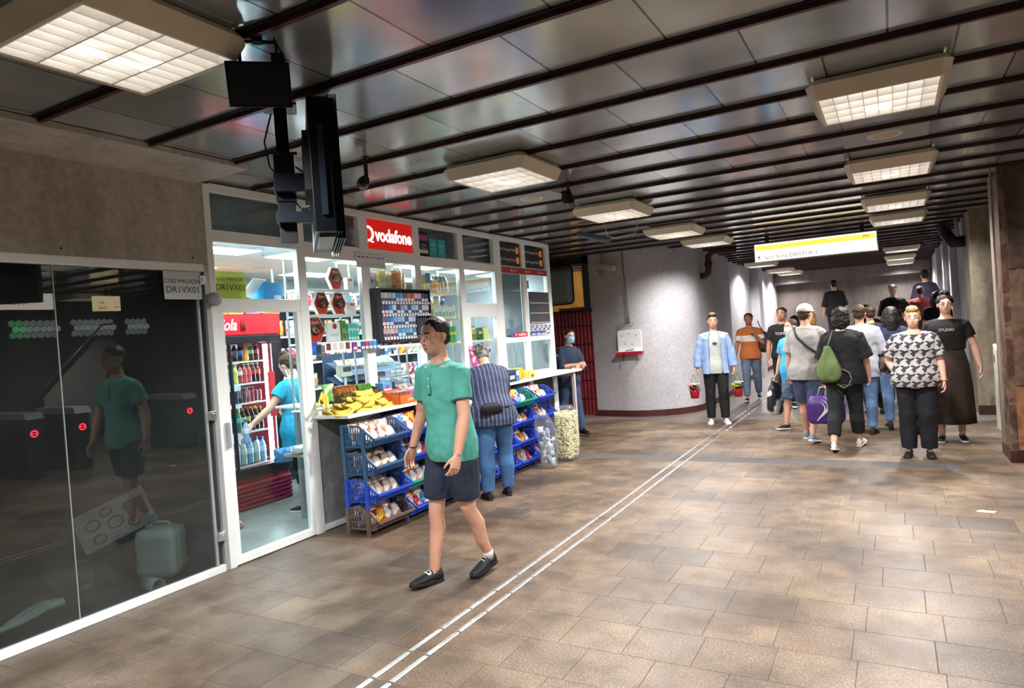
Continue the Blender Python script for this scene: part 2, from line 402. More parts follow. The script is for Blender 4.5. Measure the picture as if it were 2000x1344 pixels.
# stair at the far end
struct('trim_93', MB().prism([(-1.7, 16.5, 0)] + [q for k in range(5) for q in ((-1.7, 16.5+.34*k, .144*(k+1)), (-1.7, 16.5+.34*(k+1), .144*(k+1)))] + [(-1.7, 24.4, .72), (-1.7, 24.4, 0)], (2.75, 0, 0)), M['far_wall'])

# ================================================================ LUMINAIRES
em_c = mat((1., .965, .96), .5, emit=LAMP); em_w = mat('f2efe6', .35)
housing_m = mat('cfc6b0', .4, ns=3, na=.06)
def luminaire_meshes():
    h = MB(); a, b = .37, .305
    zt, zb = 0, -.115
    top = [(-a, -a, zt), (a, -a, zt), (a, a, zt), (-a, a, zt)]
    c = .06
    def oct_(s, z, k): return [(-s, -s+k, z), (-s+k, -s, z), (s-k, -s, z), (s, -s+k, z), (s, s-k, z), (s-k, s, z), (-s+k, s, z), (-s, s-k, z)]
    o = [oct_(a-.03, 0, .04), oct_(a, -.035, .05), oct_(b+.018, zb, .012), oct_(b+.018, zb, .012)]
    h.loft([o[0], o[1], o[2]], cap=False); h.box(-a+.04, -a+.04, -.006, a-.04, a-.04, -.001)
    inner = [oct_(b+.004, zb, .001), oct_(b, zb+.01, .001), oct_(b, -.012, .001)]
    h.loft([o[2], inner[0], inner[1]], cap=False)
    for f in h.b.faces: f.smooth = False
    l = MB(); l.box(-b, -b, -.016, b, b, -.010)
    g = MB()
    for i in range(9):
        x = -b + 2*b*i/8; g.box(x-.0015, -b, zb+.004, x+.0015, b, zb+.05)
    for j in range(5):
        y = -b + 2*b*j/4; g.box(-b, y-.004, zb+.002, b, y+.004, zb+.055)
    r = MB()
    for j in range(4):       # curved white reflectors between the blades
        y0 = -b+2*b*j/4; y1 = y0+2*b/4; n = 8
        pts = [(y0+(y1-y0)*i/n, -.03-.03*(abs(i/n-.5)*2)**2) for i in range(n+1)]
        for (ya, za), (yb, zb2) in zip(pts, pts[1:]): r.face([(-b, ya, za), (-b, yb, zb2), (b, yb, zb2), (b, ya, za)])
    return h.mesh('lamp_housing', housing_m), l.mesh('lamp_panel', em_c), g.mesh('louvre', em_w)
LM = luminaire_meshes()
lum_proto = None
def luminaire(x, y, z, label, group='square louvred luminaires of the corridor', rz=0):
    global lum_proto
    if lum_proto is None:
        t = thing('ceiling_light', label, 'ceiling light', (x, y, z), rz, group)
        for n, me in zip(('housing', 'diffuser', 'louvre'), LM):
            o = bpy.data.objects.new(n, me); COL.objects.link(o); o.parent = t
        ld = bpy.data.lights.new('lamp', 'SPOT'); ld.energy = LWATT; ld.color = (1., .955, .93); ld.spot_size = 2.75; ld.spot_blend = .6; ld.shadow_soft_size = .1
        lo = bpy.data.objects.new('lamp', ld); COL.objects.link(lo); lo.parent = t; lo.location = (0, 0, -.13)
        lum_proto = t; return t
    t = copy_tree(lum_proto); t.location = (x, y, z); t.rotation_euler.z = rz; t['label'] = label; return t
Z_ = CZ-.016
for x, y, l in [(-2.68, 1.68, 'big glowing louvred ceiling light nearest the camera, top left'),
                (-2.68, 4.83, 'glowing louvred ceiling light in front of the shop, beside the round vent'),
                (-2.68, 7.33, 'louvred ceiling light third along the left row'),
                (-2.66, 9.72, 'louvred ceiling light fourth along the left row'),
                (-2.62, 11.5, 'louvred ceiling light fifth in the left row, left of the station sign'),
                (-2.82, 18.1, 'louvred ceiling light just under the left end of the station sign'),
                (-2.82, 21.5, 'second louvred light below the station sign'),
                (-2.78, 23.3, 'farthest louvred light of the left row'),
                (-.01, 4.73, 'largest louvred ceiling light of the right row'),
                (.05, 7.3, 'second louvred ceiling light of the right row'),
                (.1, 9.7, 'third louvred ceiling light of the right row'),
                (.14, 11.55, 'fourth light of the right row, right above the station sign end'),
                (.25, 17.8, 'fifth light of the right row, just right of the station sign'),
                (.25, 20.9, 'sixth light of the right row, under the fifth'),
                (.28, 23.3, 'farthest louvred light of the right row'),
                (-2.68, -.8, 'louvred ceiling light behind the camera on the left row'),
                (-.01, 2.2, 'louvred ceiling light above the camera'), (-.01, -.9, 'louvred ceiling light behind the camera on the right row'),
                (4.6, 3.2, 'louvred ceiling light over the near side of the gate hall'), (4.6, 7.6, 'louvred ceiling light over the far side of the gate hall'), (8.4, 5.2, 'louvred ceiling light deep in the gate hall')]:
    luminaire(x, y, Z_, l)
# tube light in the side passage
t = thing('tube_light', 'bare tube light glowing over the ochre wall behind the red gate', 'ceiling light', (-5.2, 14.2, 2.86))
MB().box(-.7, -.06, .02, .6, .06, .10).build('housing', M['white'], t)
MB().tube([(-.68, 0, 0), (.58, 0, 0)], .018, 10).build('tube', mat((1, .85, .55), .5, emit=110), t)
t = thing('tube_light', 'tube light farther along the side passage', 'ceiling light', (-8., 12.4, 2.9))
MB().box(-.7, -.06, .02, .6, .06, .10).build('housing', M['white'], t)
MB().tube([(-.68, 0, 0), (.58, 0, 0)], .018, 10).build('tube', mat((1, .85, .55), .5, emit=110), t)
# round ceiling vents / speakers
for x, y, l in [(-3.13, 6.19, 'round white ceiling vent on a pale panel beside the shop light'), (.02, 6.17, 'round cream ceiling vent behind the largest right-hand light')]:
    t = thing('ceiling_vent', l, 'ceiling vent', (x, y, CZ-.001))
    MB().lathe([(0, 0), (.125, 0), (.13, -.008), (.115, -.02), (.10, -.012), (.095, -.012), (0, -.012)], n=32).build('rim', mat('c9c4b4', .5), t)
    MB().lathe([(0, -.008), (.09, -.010), (.085, -.016), (0, -.019)], n=24).build('grille', mat('b3ab98', .6), t)
    MB().box(-.3, -.26, -.006, .3, .3, .0008).build('panel', mat('8d9496', .5), t)
# ================================================================ SHOP FRONTS
def glass_material(name, tint=(.93, .97, .96), ior=1.5, rough=0., dirt=0.):
    m = bpy.data.materials.new(name); m.use_nodes = True; t = m.node_tree; N = t.nodes; L = t.links
    N.remove(N['Principled BSDF']); out = N['Material Output']
    tr = N.new('ShaderNodeBsdfTransparent'); tr.inputs[0].default_value = (*tint, 1)
    gl = N.new('ShaderNodeBsdfGlossy'); gl.inputs[1].default_value = rough; gl.inputs[0].default_value = (1, 1, 1, 1)
    lw = N.new('ShaderNodeLayerWeight'); lw.inputs[0].default_value = .5
    pw = N.new('ShaderNodeMath'); pw.operation = 'POWER'; pw.inputs[1].default_value = 4.5; L.new(lw.outputs['Facing'], pw.inputs[0])
    f0 = ((ior-1)/(ior+1))**2; fr = N.new('ShaderNodeMath'); fr.operation = 'MULTIPLY_ADD'; fr.inputs[1].default_value = 1-f0; fr.inputs[2].default_value = f0; L.new(pw.outputs[0], fr.inputs[0])
    mx = N.new('ShaderNodeMixShader'); L.new(fr.outputs[0], mx.inputs[0]); L.new(tr.outputs[0], mx.inputs[1]); L.new(gl.outputs[0], mx.inputs[2])
    last = mx
    if dirt:
        df = N.new('ShaderNodeBsdfDiffuse'); df.inputs[0].default_value = (.62, .66, .66, 1)
        tc = N.new('ShaderNodeTexCoord'); n = N.new('ShaderNodeTexNoise'); n.inputs['Scale'].default_value = 1.4; n.inputs['Detail'].default_value = 6
        L.new(tc.outputs['Object'], n.inputs['Vector'])
        r = N.new('ShaderNodeMapRange'); r.inputs[1].default_value = .3; r.inputs[2].default_value = .75; r.inputs[3].default_value = dirt*.35; r.inputs[4].default_value = dirt
        L.new(n.outputs[0], r.inputs[0]); m2 = N.new('ShaderNodeMixShader')
        L.new(r.outputs[0], m2.inputs[0]); L.new(mx.outputs[0], m2.inputs[1]); L.new(df.outputs[0], m2.inputs[2]); last = m2
    L.new(last.outputs[0], out.inputs[0]); return m
M['glass'] = glass_material('shop_glass', ior=1.42)
M['dirty_glass'] = glass_material('dusty_dark_glass', tint=(.62, .68, .68), ior=1.6, dirt=.022)
M['clear_film'] = glass_material('clear_film', tint=(.93, .95, .95), ior=1.5, rough=.08, dirt=.14)
M['clear_plastic'] = glass_material('clear_plastic', tint=(.9, .93, .93), ior=1.45, rough=.05, dirt=.05)
KX = -4.62
def P(y, z, dx=0.): return (KX+dx, y, z)
# ---- left: dark empty unit
sw = thing('shop_window', 'dark full-height glass front of the empty unit on the left, with a white frame', 'shop window', (KX, -2., 0))
f = MB(); f.box(-.05, -5.9, 0, .0, 5.45, .055); f.box(-.05, -5.9, 2.335, 0, 5.45, 2.395)
f.build('frame', M['white_frame'], sw, bevel=.004)
f = MB(); f.box(-.06, 5.45, 0, -.005, 5.50, 2.395); f.box(-.045, 5.38, .055, -.012, 5.40, 2.335)
f.build('side_frame', M['grey_frame'], sw, bevel=.003)
for y0, y1 in ((-5.88, -2), (-1.98, .6), (.62, 2.4), (2.41, 4.365), (4.372, 5.44)): MB().box(-.034, y0, .05, -.026, y1, 2.34).build('pane', M['dirty_glass'], sw)
MB().box(-.036, 4.366, .05, -.022, 4.371, 2.34).build('pane_joint', mat('9aa09c', .5), sw)
for z in (2.27, 1.22, .28):
    MB().box(-.03, 5.40, z-.035, .012, 5.455, z+.035).box(.012, 5.415, z-.02, .018, 5.44, z+.02).build('hinge', M['steel'], sw, bevel=.003)
sg = thing('sign', 'white paper shop code sign taped inside the top of the dark glass', 'sign', (KX+.002, 3.26, 2.225))
MB().box(-.001, -.155, -.105, .001, .155, .105).build('paper', mat('c9d0d2', .7), sg)
tk = mat('23282c', .6)
text('lettering', 'COD MAGAZIN', .042, tk, (.0015, 0, .03), FACE, sg, .0003); text('lettering', 'DR1VX01', .068, tk, (.0015, 0, -.035), FACE, sg, .0003)
# things lying in the empty unit
jc = thing('jerrycan', 'white plastic jerrycan standing behind the dark glass', 'jerrycan', (-5.04, 3.20, .012), rz=.5)
jc.scale = (.92, .92, .84)
pm = mat('c6cdc8', .45, ns=4, na=.06)
def sq(hx, hy, z, k=.35, n=24):
    r = []
    for i in range(n):
        a = 2*PI*i/n; c, s_ = math.cos(a), math.sin(a)
        r.append((hx*math.copysign(abs(c)**k, c), hy*math.copysign(abs(s_)**k, s_), z))
    return r
MB().loft([sq(.13, .10, 0), sq(.16, .125, .02), sq(.172, .135, .08), sq(.165, .13, .22), sq(.172, .135, .36), sq(.16, .125, .43), sq(.10, .08, .455)]).build('body', pm, jc, smooth=True)
MB().tube([(-.10, .05, .44), (-.08, .04, .485), (.06, .02, .485), (.09, .01, .44)], .014, 8).build('handle', pm, jc, smooth=True)
MB().lathe([(0, 0), (.03, 0), (.03, .035), (0, .037)], (-.06, -.06, .45), 16).build('cap', mat('9aa6b0', .5), jc)
bd = thing('poster_board', 'crumpled pale cardboard poster with ring marks propped behind the glass', 'poster', (-5.50, 3.12, .43), rz=.9, ry=-.0, rx=-.35)
rb = Matrix.Rotation(-.38, 4, 'Y')
MB().box(-.27, -.004, -.155, .27, .004, .155).xf(rb).build('board', mat('a39c98', .8, ns=5, na=.15), bd)
g = MB()
for cx, cz, r in ((-.15, .03, .05), (.0, -.02, .055), (.14, .05, .045), (-.03, .09, .04), (-.14, -.09, .045), (.12, -.08, .04)): 
    g.tube([(cx+r*math.cos(a), -.006, cz+r*math.sin(a)*.8) for a in [2*PI*i/20 for i in range(21)]], .007, 5)
g.xf(rb).build('ring_mark', mat('5a4f50', .8), bd)
MB().cbox((.17, -.006, .0), (.14, .003, .18)).xf(rb).build('stain', mat('70595c', .8), bd)
def crumple(mb, c, r, sc, amp, seed, n=3):
    mb.ball(c, r, n, sc)
    for v in mb.b.verts:
        d = mnoise.noise(Vector(v.co)*(2.2/r*.6)+Vector((seed, seed*2, 0)))
        v.co += (v.co-Vector(c)).normalized()*d*amp
    return mb
tag(crumple(MB(), (-5.42, 2.72, .10), .14, (1.1, 1, .6), .11, 3).build('plastic_bag', M['clear_film'], smooth=False), 'crumpled clear plastic bag lying beside the white jerrycan', 'plastic bag')
tag(crumple(MB(), (-4.80, 3.32, .085), .075, (1, 1, .9), .05, 9).build('plastic_ball', M['clear_plastic'], smooth=False), 'scrunched clear wrapping in the corner behind the dark glass', 'wrapping')
tag(MB().lathe([(.05, 0), (.055, 0), (.055, .16), (.05, .16), (.05, 0)], (-4.84, 2.93, .06), 20, 'X').xf(Matrix.Identity(4)).build('cardboard_tube', mat('b9bcb6', .6), smooth=True), 'short white tube lying open end out behind the glass', 'tube')
pts = [(-5.15+.08*math.sin(i*.9), 1.0+i*.12, .02+.01*math.sin(i)) for i in range(14)]
tag(MB().tube(pts, [.012+.05*abs(math.sin(i*.7)) for i in range(14)], 8).build('plastic_sheet', mat('9fa8a2', .5, ns=8, na=.2), smooth=False), 'long twisted strip of pale plastic sheet on the floor of the empty unit', 'plastic sheet')

# ---- the lit kiosk
kf = thing('kiosk_front', 'white aluminium framed glass front of the brightly lit newsstand', 'shop front', (KX, 0, 0))
f = MB()
posts = [(3.49, 3.55), (4.41, 4.51), (5.25, 5.38), (6.14, 6.25), (7.03, 7.15), (7.89, 8.07), (8.68, 8.79), (9.46, 9.6)]
for i, (a, b) in enumerate(posts): f.box(-.06, a, 0, 0, b, 3.03)
f.box(-.06, 3.55, 2.975, -.002, 9.46, 3.04)
def rail(y0, y1, z0, z1): f.box(-.055, y0, z0, -.003, y1, z1)
rail(3.55, 4.41, 2.58, 2.675); rail(3.55, 4.41, 2.02, 2.13); rail(3.55, 4.41, 0.008, .07)
rail(4.51, 5.25, 2.52, 2.66); rail(5.38, 6.14, 2.53, 2.66); rail(6.25, 7.03, 2.53, 2.64); rail(7.15, 7.89, 2.53, 2.63); rail(7.15, 7.89, 1.93, 2.11); rail(8.07, 9.46, 2.53, 2.63)
rail(4.51, 7.03, 1.02, 1.10); rail(7.15, 9.46, 1.02, 1.12); rail(8.07, 9.46, 1.56, 1.64); rail(4.51, 9.46, .008, .06)
rail(7.15, 7.22, 1.12, 1.93); rail(7.84, 7.89, 1.12, 1.93)
rail(3.55, 3.60, .07, 2.02); rail(4.36, 4.41, .07, 2.02)
f.build('frame', M['white_frame'], kf, bevel=.004)
pn = [(3.55, 4.41, 2.675, 2.975), (3.55, 4.41, 2.13, 2.58), (3.6, 4.36, .07, 2.02),
      (4.51, 5.25, 2.66, 2.975), (4.51, 5.25, 1.10, 2.52), (5.38, 6.14, 2.66, 2.975), (5.38, 6.14, 1.10, 2.53),
      (6.25, 7.03, 2.64, 2.975), (6.25, 7.03, 1.10, 2.53), (7.15, 7.89, 2.63, 2.975), (7.15, 7.89, 2.11, 2.53), (7.22, 7.84, 1.12, 1.93),
      (8.07, 8.68, 2.63, 2.975), (8.79, 9.46, 2.63, 2.975), (8.07, 8.68, 1.64, 2.53), (8.79, 9.46, 1.64, 2.53), (8.07, 8.68, 1.12, 1.56), (8.79, 9.46, 1.12, 1.56)]
for a, b, c, d in pn: MB().box(-.032, a, c, -.026, b, d).build('pane', M['glass'], kf)
pm2 = mat('8a8c8e', .6, 0., ns=9, na=.3, bump=.2, bs=30)
for a, b in ((4.51, 5.25), (5.38, 6.14), (6.25, 7.03), (7.15, 7.89)): MB().box(-.04, a, .06, -.02, b, 1.02).build('base_panel', pm2, kf)
pm3 = mat('3c3833', .4, ns=6, na=.3)
for a, b in ((8.07, 8.68), (8.79, 9.46)): MB().box(-.04, a, .06, -.02, b, 1.02).build('base_panel', pm3, kf, label='dark brown panel below the counter end')
MB().box(0, 3.53, .95, .03, 3.56, 1.15).build('door_handle', M['grey_frame'], kf, bevel=.005)
# board behind the top panes; its lightened grey stands in for ceiling reflections
bk = mat('8a96a0', .25, .3, ns=2, na=.3)
tag(MB().box(-4.78, 3.53, 2.665, -4.76, 9.46, 3.05).build('reflection_backing', bk), 'grey sheet above the kiosk ceiling, coloured to stand in for glass reflections', 'board')
# hair-dryer shaped spot light on the door post
sp = thing('door_sensor', 'round grey sensor fixed at the corner between the dark glass and the kiosk', 'sensor', (KX+.0, 3.49, 2.12))
MB().lathe([(0, 0), (.045, .005), (.055, .03), (.055, .06), (.03, .085), (0, .09)], n=20, axis='X').build('housing', mat('9a9c9c', .4), sp, smooth=True)
MB().cbox((.01, .05, -.0), (.02, .05, .03)).build('bracket', M['white'], sp)
# kiosk ceiling lights
for i, (y, x) in enumerate([(3.95, -5.1), (4.95, -5.1), (5.9, -5.1), (6.9, -5.1), (8.0, -5.2), (9.1, -5.3), (4.4, -6.3), (6.2, -6.3), (8.2, -6.3)]):
    t = thing('ceiling_panel_light', 'flat white light panel on the kiosk ceiling, %s of its lights' % ORD[i], 'ceiling light', (x, y, 2.615), 0, 'light panels on the kiosk ceiling')
    MB().box(-.18, -.36, -.02, .18, .36, .004).build('frame', M['white'], t)
    MB().box(-.16, -.34, -.024, .16, .34, -.021).build('diffuser', mat((.86, .95, 1.), .5, emit=KLAMP), t)
# ---------------------------------------------------------------- signs and posters on the front
def plate(name, label, cat, y0, y1, z0, z1, col, x=.004, th=.004, rough=.35, emit=0, group=None):
    t = thing(name, label, cat, (KX+x, (y0+y1)/2, (z0+z1)/2), 0, group)
    MB().box(0, -(y1-y0)/2, -(z1-z0)/2, th, (y1-y0)/2, (z1-z0)/2).build('panel', mat(col, rough, emit=emit), t)
    return t
wm = mat('f4f4f4', .4)
vt = plate('shop_sign', 'big red backlit sign over the kiosk with a white word and ring mark', 'sign', 5.385, 6.135, 2.662, 2.972, 'e01c14', x=-.02, emit=.35)
wme = mat('f6f6f6', .4, emit=.9)
text('lettering', 'vodafone', .19, wme, (.006, .06, -.005), FACE, vt, .001, bold=.006, sx=.86)
def quote_mark(parent, cx, cz, r, m, cut=None):
    q = MB(); n = 22
    out = [(0.006, cx+r*math.cos(a), cz+r*math.sin(a)) for a in [2*PI*i/n for i in range(n)]]
    pts = [(.006, cx+r*.82*math.cos(a), cz+r*.82*math.sin(a)) for a in [2*PI*i/n for i in range(n+1)]]
    if cut is not None: pts = [p_ for p_ in pts if p_[1] > cut]; pts.sort(key=lambda p_: math.atan2(p_[2]-cz, p_[1]-cx))
    q.tube(pts, r*.16, 6); q.cbox((.006, cx+r*.7, cz-r*.95), (.003, r*.5, r*.16))
    return q.build('ring_mark', m, parent)
quote_mark(vt, -.352, -.0, .085, wme, cut=-.372)
def poster(y0, y1, z0, z1, col, label, lines=(), x=-.024, **k):
    t = plate('poster', label, 'poster', y0, y1, z0, z1, col, x=x, th=.001, **k)
    for s, sz, c, dy, dz in lines: text('lettering', s, sz, mat(c, .5), (.0016, dy, dz), FACE, t, .0002)
    return t
t = poster(6.26, 6.44, 2.68, 2.93, '23262b', 'black poster with a pink band at the top window right of the red sign', [('Pay Point', .03, 'f0f0f0', 0, .045), ('Factura', .03, 'e8e8e8', .02, -.03), ('Mastercard', .024, 'e8e8e8', .02, -.065)])
MB().box(.001, -.09, .02, .002, .09, .085).build('pink_band', mat('c23a9a', .5), t); MB().box(.001, -.09, -.125, .002, .09, -.085).build('pale_band', mat('e8ded0', .5), t)
for i, (a, b) in enumerate([(6.47, 6.62), (6.64, 6.79)]):
    poster(a, b, 2.65, 2.86, '2fb3ba', ['left of two turquoise posters in the upper window', 'right of two turquoise posters in the upper window'][i], [('MO', .05, 'bfeef0', 0, .03), ('neyGram', .024, 'bfeef0', 0, -.015), ('transfer', .02, 'bfeef0', 0, -.045)], group='turquoise posters')
for i, (a, b) in enumerate([(8.09, 8.66), (8.81, 9.42)]):
    t = poster(a, b, 2.64, 2.955, '17191d', ['left of two black phone credit posters at the kiosk end', 'right of two black phone credit posters at the kiosk end'][i], [('Aici Orange PrePay', .058, 'e6e6e6', -.05, .07), ('Aici Orange PrePay', .058, 'e6e6e6', -.05, -.07)], group='black phone credit posters')
    for z in (.07, -.07): MB().box(.001, .185, z-.045, .003, .26, z+.045).build('orange_square', mat('f07a22', .5, emit=.2), t)
vb = plate('shop_sign', 'long red band with three small white ring marks at the kiosk end', 'sign', 8.07, 9.46, 2.53, 2.615, 'b31a22', x=.001)
for y in (-.42, .0, .42):
    quote_mark(vb, y, 0, .022, wm); text('lettering', 'vodafone', .03, wm, (.005, y+.1, 0), FACE, vb, .0005)
vs = plate('shop_sign', 'small red sign with white word under the grey blind', 'sign', 8.30, 8.70, 1.635, 1.70, 'd02028', x=.001)
text('lettering', 'vodafone', .062, wm, (.0055, .04, 0), FACE, vs, .0005, bold=.001); quote_mark(vs, -.15, 0, .018, wm)
MB().box(0, -.29, -.03, .003, -.205, .03).build('blue_sticker', mat('3a68b0', .5), vs)
bl = thing('roller_blind', 'grey blue fabric blind closing the service window of the kiosk', 'blind', (KX-.05, 8.375, 2.1))
g = MB(); n = 14
for i in range(n):
    for j in range(10):
        def bp(i, j): y = -.30+.6*i/n; z = -.46+.9*j/10; return (.012*mnoise.noise(Vector((y*5, z*3, 1)))+.004*math.sin(y*24), y, z)
        g.face([bp(i, j), bp(i+1, j), bp(i+1, j+1), bp(i, j+1)])
bmesh.ops.remove_doubles(g.b, verts=g.b.verts, dist=1e-5)
g.build('fabric', mat('8aa3b5', .8, bump=.2), bl, smooth=True); MB().tube([(0, -.3, .45), (0, .3, .45)], .018, 10).build('roller', M['grey_frame'], bl)
# calendar-like price paper across the post
pp = plate('price_list', 'white price list taped across the kiosk post left of the red sign', 'paper', 5.17, 5.62, 2.46, 2.60, 'e9ecee', x=.008, th=.0015)
for i in range(7): MB().box(.0016, -.2+.06*i, .03, .0022, -.16+.06*i, .042).build('print', mat(['7a3030', '7a3040', '8a5060', 'b0a0a8', '9098b0', '2a4a90', '4a80c0'][i], .6), pp)
for i in range(8): MB().box(.0016, -.2+.055*i, -.04, .0022, -.178+.055*i, -.025).build('print', mat('c0c4ca', .6), pp)
# ================================================================ INSIDE: FRIDGE
def board(name, y0, y1, x0, x1, z, th=.022, m=None, parent=None): return MB().box(x0, y0, z-th, x1, y1, z).build(name, m or M['white'], parent, bevel=.003)
fr = thing('drinks_fridge', 'tall red drinks fridge with a lit glass door inside the kiosk', 'fridge', (-6.1, 4.86, .008))
g = MB(); g.box(-.72, -.62, .46, -.70, .62, 2.08); g.box(-.70, -.62, .46, 0, -.58, 2.08); g.box(-.70, .58, .46, 0, .62, 2.08); g.box(-.72, -.62, 0, 0, .62, .30); g.box(-.72, -.62, 1.87, -.01, .62, 2.08); g.box(-.7, -.6, .30, 0, .6, .44)
g.build('cabinet', mat('7c1420', .35, ns=2, na=.1), fr, bevel=.008)
MB().box(-.01, -.62, 1.872, .012, .62, 2.085).build('header', mat('d81828', .35, emit=.45), fr, bevel=.004)
text('lettering', 'Coca-Cola', .17, wm, (.0135, -.27, -.0+1.975), FACE, fr, .001, shear=.35, bold=.003, sx=.8)
g = MB()
for yy in (.09, .125): g.lathe([(0, 0), (.014, 0), (.014, .07), (.005, .10), (.005, .125), (0, .126)], (.015, yy, 1.91), 10)
g.build('bottle_emblem', mat('7a1418', .4), fr)
g = MB(); y0, y1, z0, z1 = -.07, .46, .44, 1.78
g.box(0, -.6, .34, .03, .6, z0); g.box(0, -.6, z1, .03, .6, 1.86); g.box(0, y1, z0, .03, .6, z1); g.box(0, -.6, z0, .03, -.55, z1); g.box(0, -.1, z0, .03, y0, z1)
g.build('door_frame', mat('1b1a26', .3), fr, bevel=.005)
MB().box(.012, y0, z0, .016, y1, z1).build('door_glass', M['glass'], fr); MB().box(.012, -.55, z0, .016, -.1, z1).build('door_glass', M['glass'], fr)
MB().box(-.68, -.56, z0-.01, -.67, .57, z1).build('liner', mat('dfe8ec', .5), fr)
g = MB(); g.box(-.05, .40, z0+.02, -.03, .45, z1-.02)
g.build('light_strip', mat((.85, .93, 1.), .5, emit=24), fr)
g = MB()
for k in range(6): g.cbox((.014, 0, .03+.045*k), (.03, 1.22, .026), ry=.5)
g.build('grille', mat('8a1626', .35), fr)
FSH = [.46, .82, 1.135, 1.345, 1.585]
for z in FSH:
    g = MB(); 
    for k in range(12): g.box(-.66+.055*k, -.56, z-.012, -.652+.055*k, .39, z-.004)
    g.box(-.05, -.56, z-.016, -.04, .42, z); g.build('shelf', mat('e6ecee', .4), fr)
g = MB()
for k in range(3): g.tube([(-.04, -.05+.1*k, 1.19), (-.04, -.05+.1*k, 1.30), (-.04, .03+.1*k, 1.30), (-.04, .03+.1*k, 1.19)], .003, 5)
g.build('wire_divider', M['white'], fr)
MB().cbox((.035, .42, 1.2), (.012, .09, .5)).build('side_sticker', mat('c8303c', .5), fr)
# bottles
def bottle_meshes(h, r, kind):
    if kind == 'can': prof = [(0, 0), (r*.85, 0), (r, .01), (r, h-.012), (r*.8, h), (0, h)]
    elif kind == 'jug': prof = [(0, 0), (r*.95, 0), (r, .02), (r*.97, h*.3), (r, h*.35), (r, h*.6), (r*.7, h*.8), (r*.25, h*.9), (r*.22, h*.96), (0, h*.96)]
    else: prof = [(0, 0), (r*.9, 0), (r, .008), (r, h*.22), (r*.9, h*.32), (r, h*.45), (r, h*.62), (r*.75, h*.76), (r*.38, h*.87), (r*.35, h*.93), (0, h*.93)]
    b = MB().lathe(prof, n=12).mesh('bottle_body', mat('ffffff', .1))
    cap = MB().lathe([(0, h*.91), (r*.45, h*.91), (r*.45, h), (0, h)], n=10).mesh('bottle_cap', M['white']) if kind != 'can' else None
    lab = MB().lathe([(r*1.01, h*.42), (r*1.03, h*.43), (r*1.03, h*.62), (r*1.01, h*.63)], n=12).mesh('bottle_label', M['white']) if kind != 'can' else None
    return b, cap, lab
BM = {}
def bottle(x, y, z, h, r, kind, body, cap, lab, label, group, rz=0):
    key = (h, r, kind)
    if key not in BM: BM[key] = bottle_meshes(h, r, kind)
    t = thing('drink_can' if kind == 'can' else 'drink_bottle', label, 'can' if kind == 'can' else 'bottle', (x, y, z), rz, group)
    for n, me, m in zip(('body', 'cap', 'label_band'), BM[key], (body, cap, lab)):
        if me is None: continue
        mk = (key, n, m.name)
        if mk not in BM: q = me.copy(); q.materials[0] = m; BM[mk] = q
        o = bpy.data.objects.new(n, BM[mk]); COL.objects.link(o); o.parent = t
    return t
def liq(c): return mat(c, .12, spec=.6, coat=.5)
L_ = {'cola': liq('24100c'), 'amber': liq('c8742a'), 'orange': liq('f09818'), 'clear': liq('b8c8c4'), 'yellow': liq('dcd870'), 'red': liq('a83038'), 'pink': liq('c84a50'), 'green': liq('3a8a50'), 'blue': liq('7ab4dc'), 'dkgreen': liq('1e4a34'), 'purple': liq('50304a')}
def C_(c): return mat(c, .4)
rows = [('top shelf', 1.585, [('amber', 'c86020', 'e8a040'), ('cola', '2a2a40', '303048'), ('cola', '3048a0', '3048a0'), ('orange', 'e86020', 'e87828'), ('cola', '30a048', '40a858'), ('cola', 'c02830', 'c83038')], .178, .033, 'b'),
        ('second shelf', 1.345, [('clear', 'e0e0e0', '88b898'), ('yellow', 'd8d080', 'd0d068'), ('red', 'a02028', 'e8d8c8'), ('pink', 'c0c8a0', 'd05858'), ('pink', 'b0c090', 'c84850'), ('cola', 'b8b8b8', 'c83028'), ('cola', '909898', 'd04030')], .21, .032, 'b'),
        ('third shelf', 1.135, [('purple', '', ''), ('purple', '', ''), ('cola', '', ''), ('purple', '', ''), ('red', '', ''), ('red', '', ''), ('purple', '', ''), ('red', '', '')], .125, .029, 'can'),
        ('fourth shelf', .82, [('dkgreen', 'd84828', '30a058'), ('green', 'e09030', '60b8d8'), ('cola', 'e8c830', 'c8c080'), ('cola', 'd84828', 'b8b060'), ('cola', 'e88030', '303028'), ('cola', 'e8b030', 'd8d0a0'), ('cola', 'd06030', '505058')], .25, .033, 'b'),
        ('bottom shelf', .46, [('blue', '5088c8', 'b8d8f0'), ('clear', 'e0e4e8', 'e0e4e8'), ('blue', 'e0e4e8', 'd8e8f0'), ('clear', '3060a0', 'd8e8f0'), ('blue', '4070b0', 'c8e0f0')], .27, .037, 'jug')]
for sn, z, its, h, r, kd in rows:
    n = len(its); ys = [-.04+r+(.42-2*r)*i/(n-1) for i in range(n)]
    for dpt in range(2):
        for i, (bc, cc, lc) in enumerate(its):
            if dpt: bc, cc, lc = its[(i*3+1) % n]
            hh = h*(1.12 if kd == 'jug' and i == 0 and not dpt else 1)
            bottle(-6.1-.10-.10*dpt, 4.86+ys[i]+.008*dpt, z+.01, hh, r, kd, L_[bc], C_(cc or 'cccccc'), C_(lc or 'cccccc'),
                   '%s %s from the left in the %s row on the fridge %s' % (ORD[i], 'can' if kd == 'can' else 'bottle', ['front', 'back'][dpt], sn), 'drinks on the fridge %s' % sn)
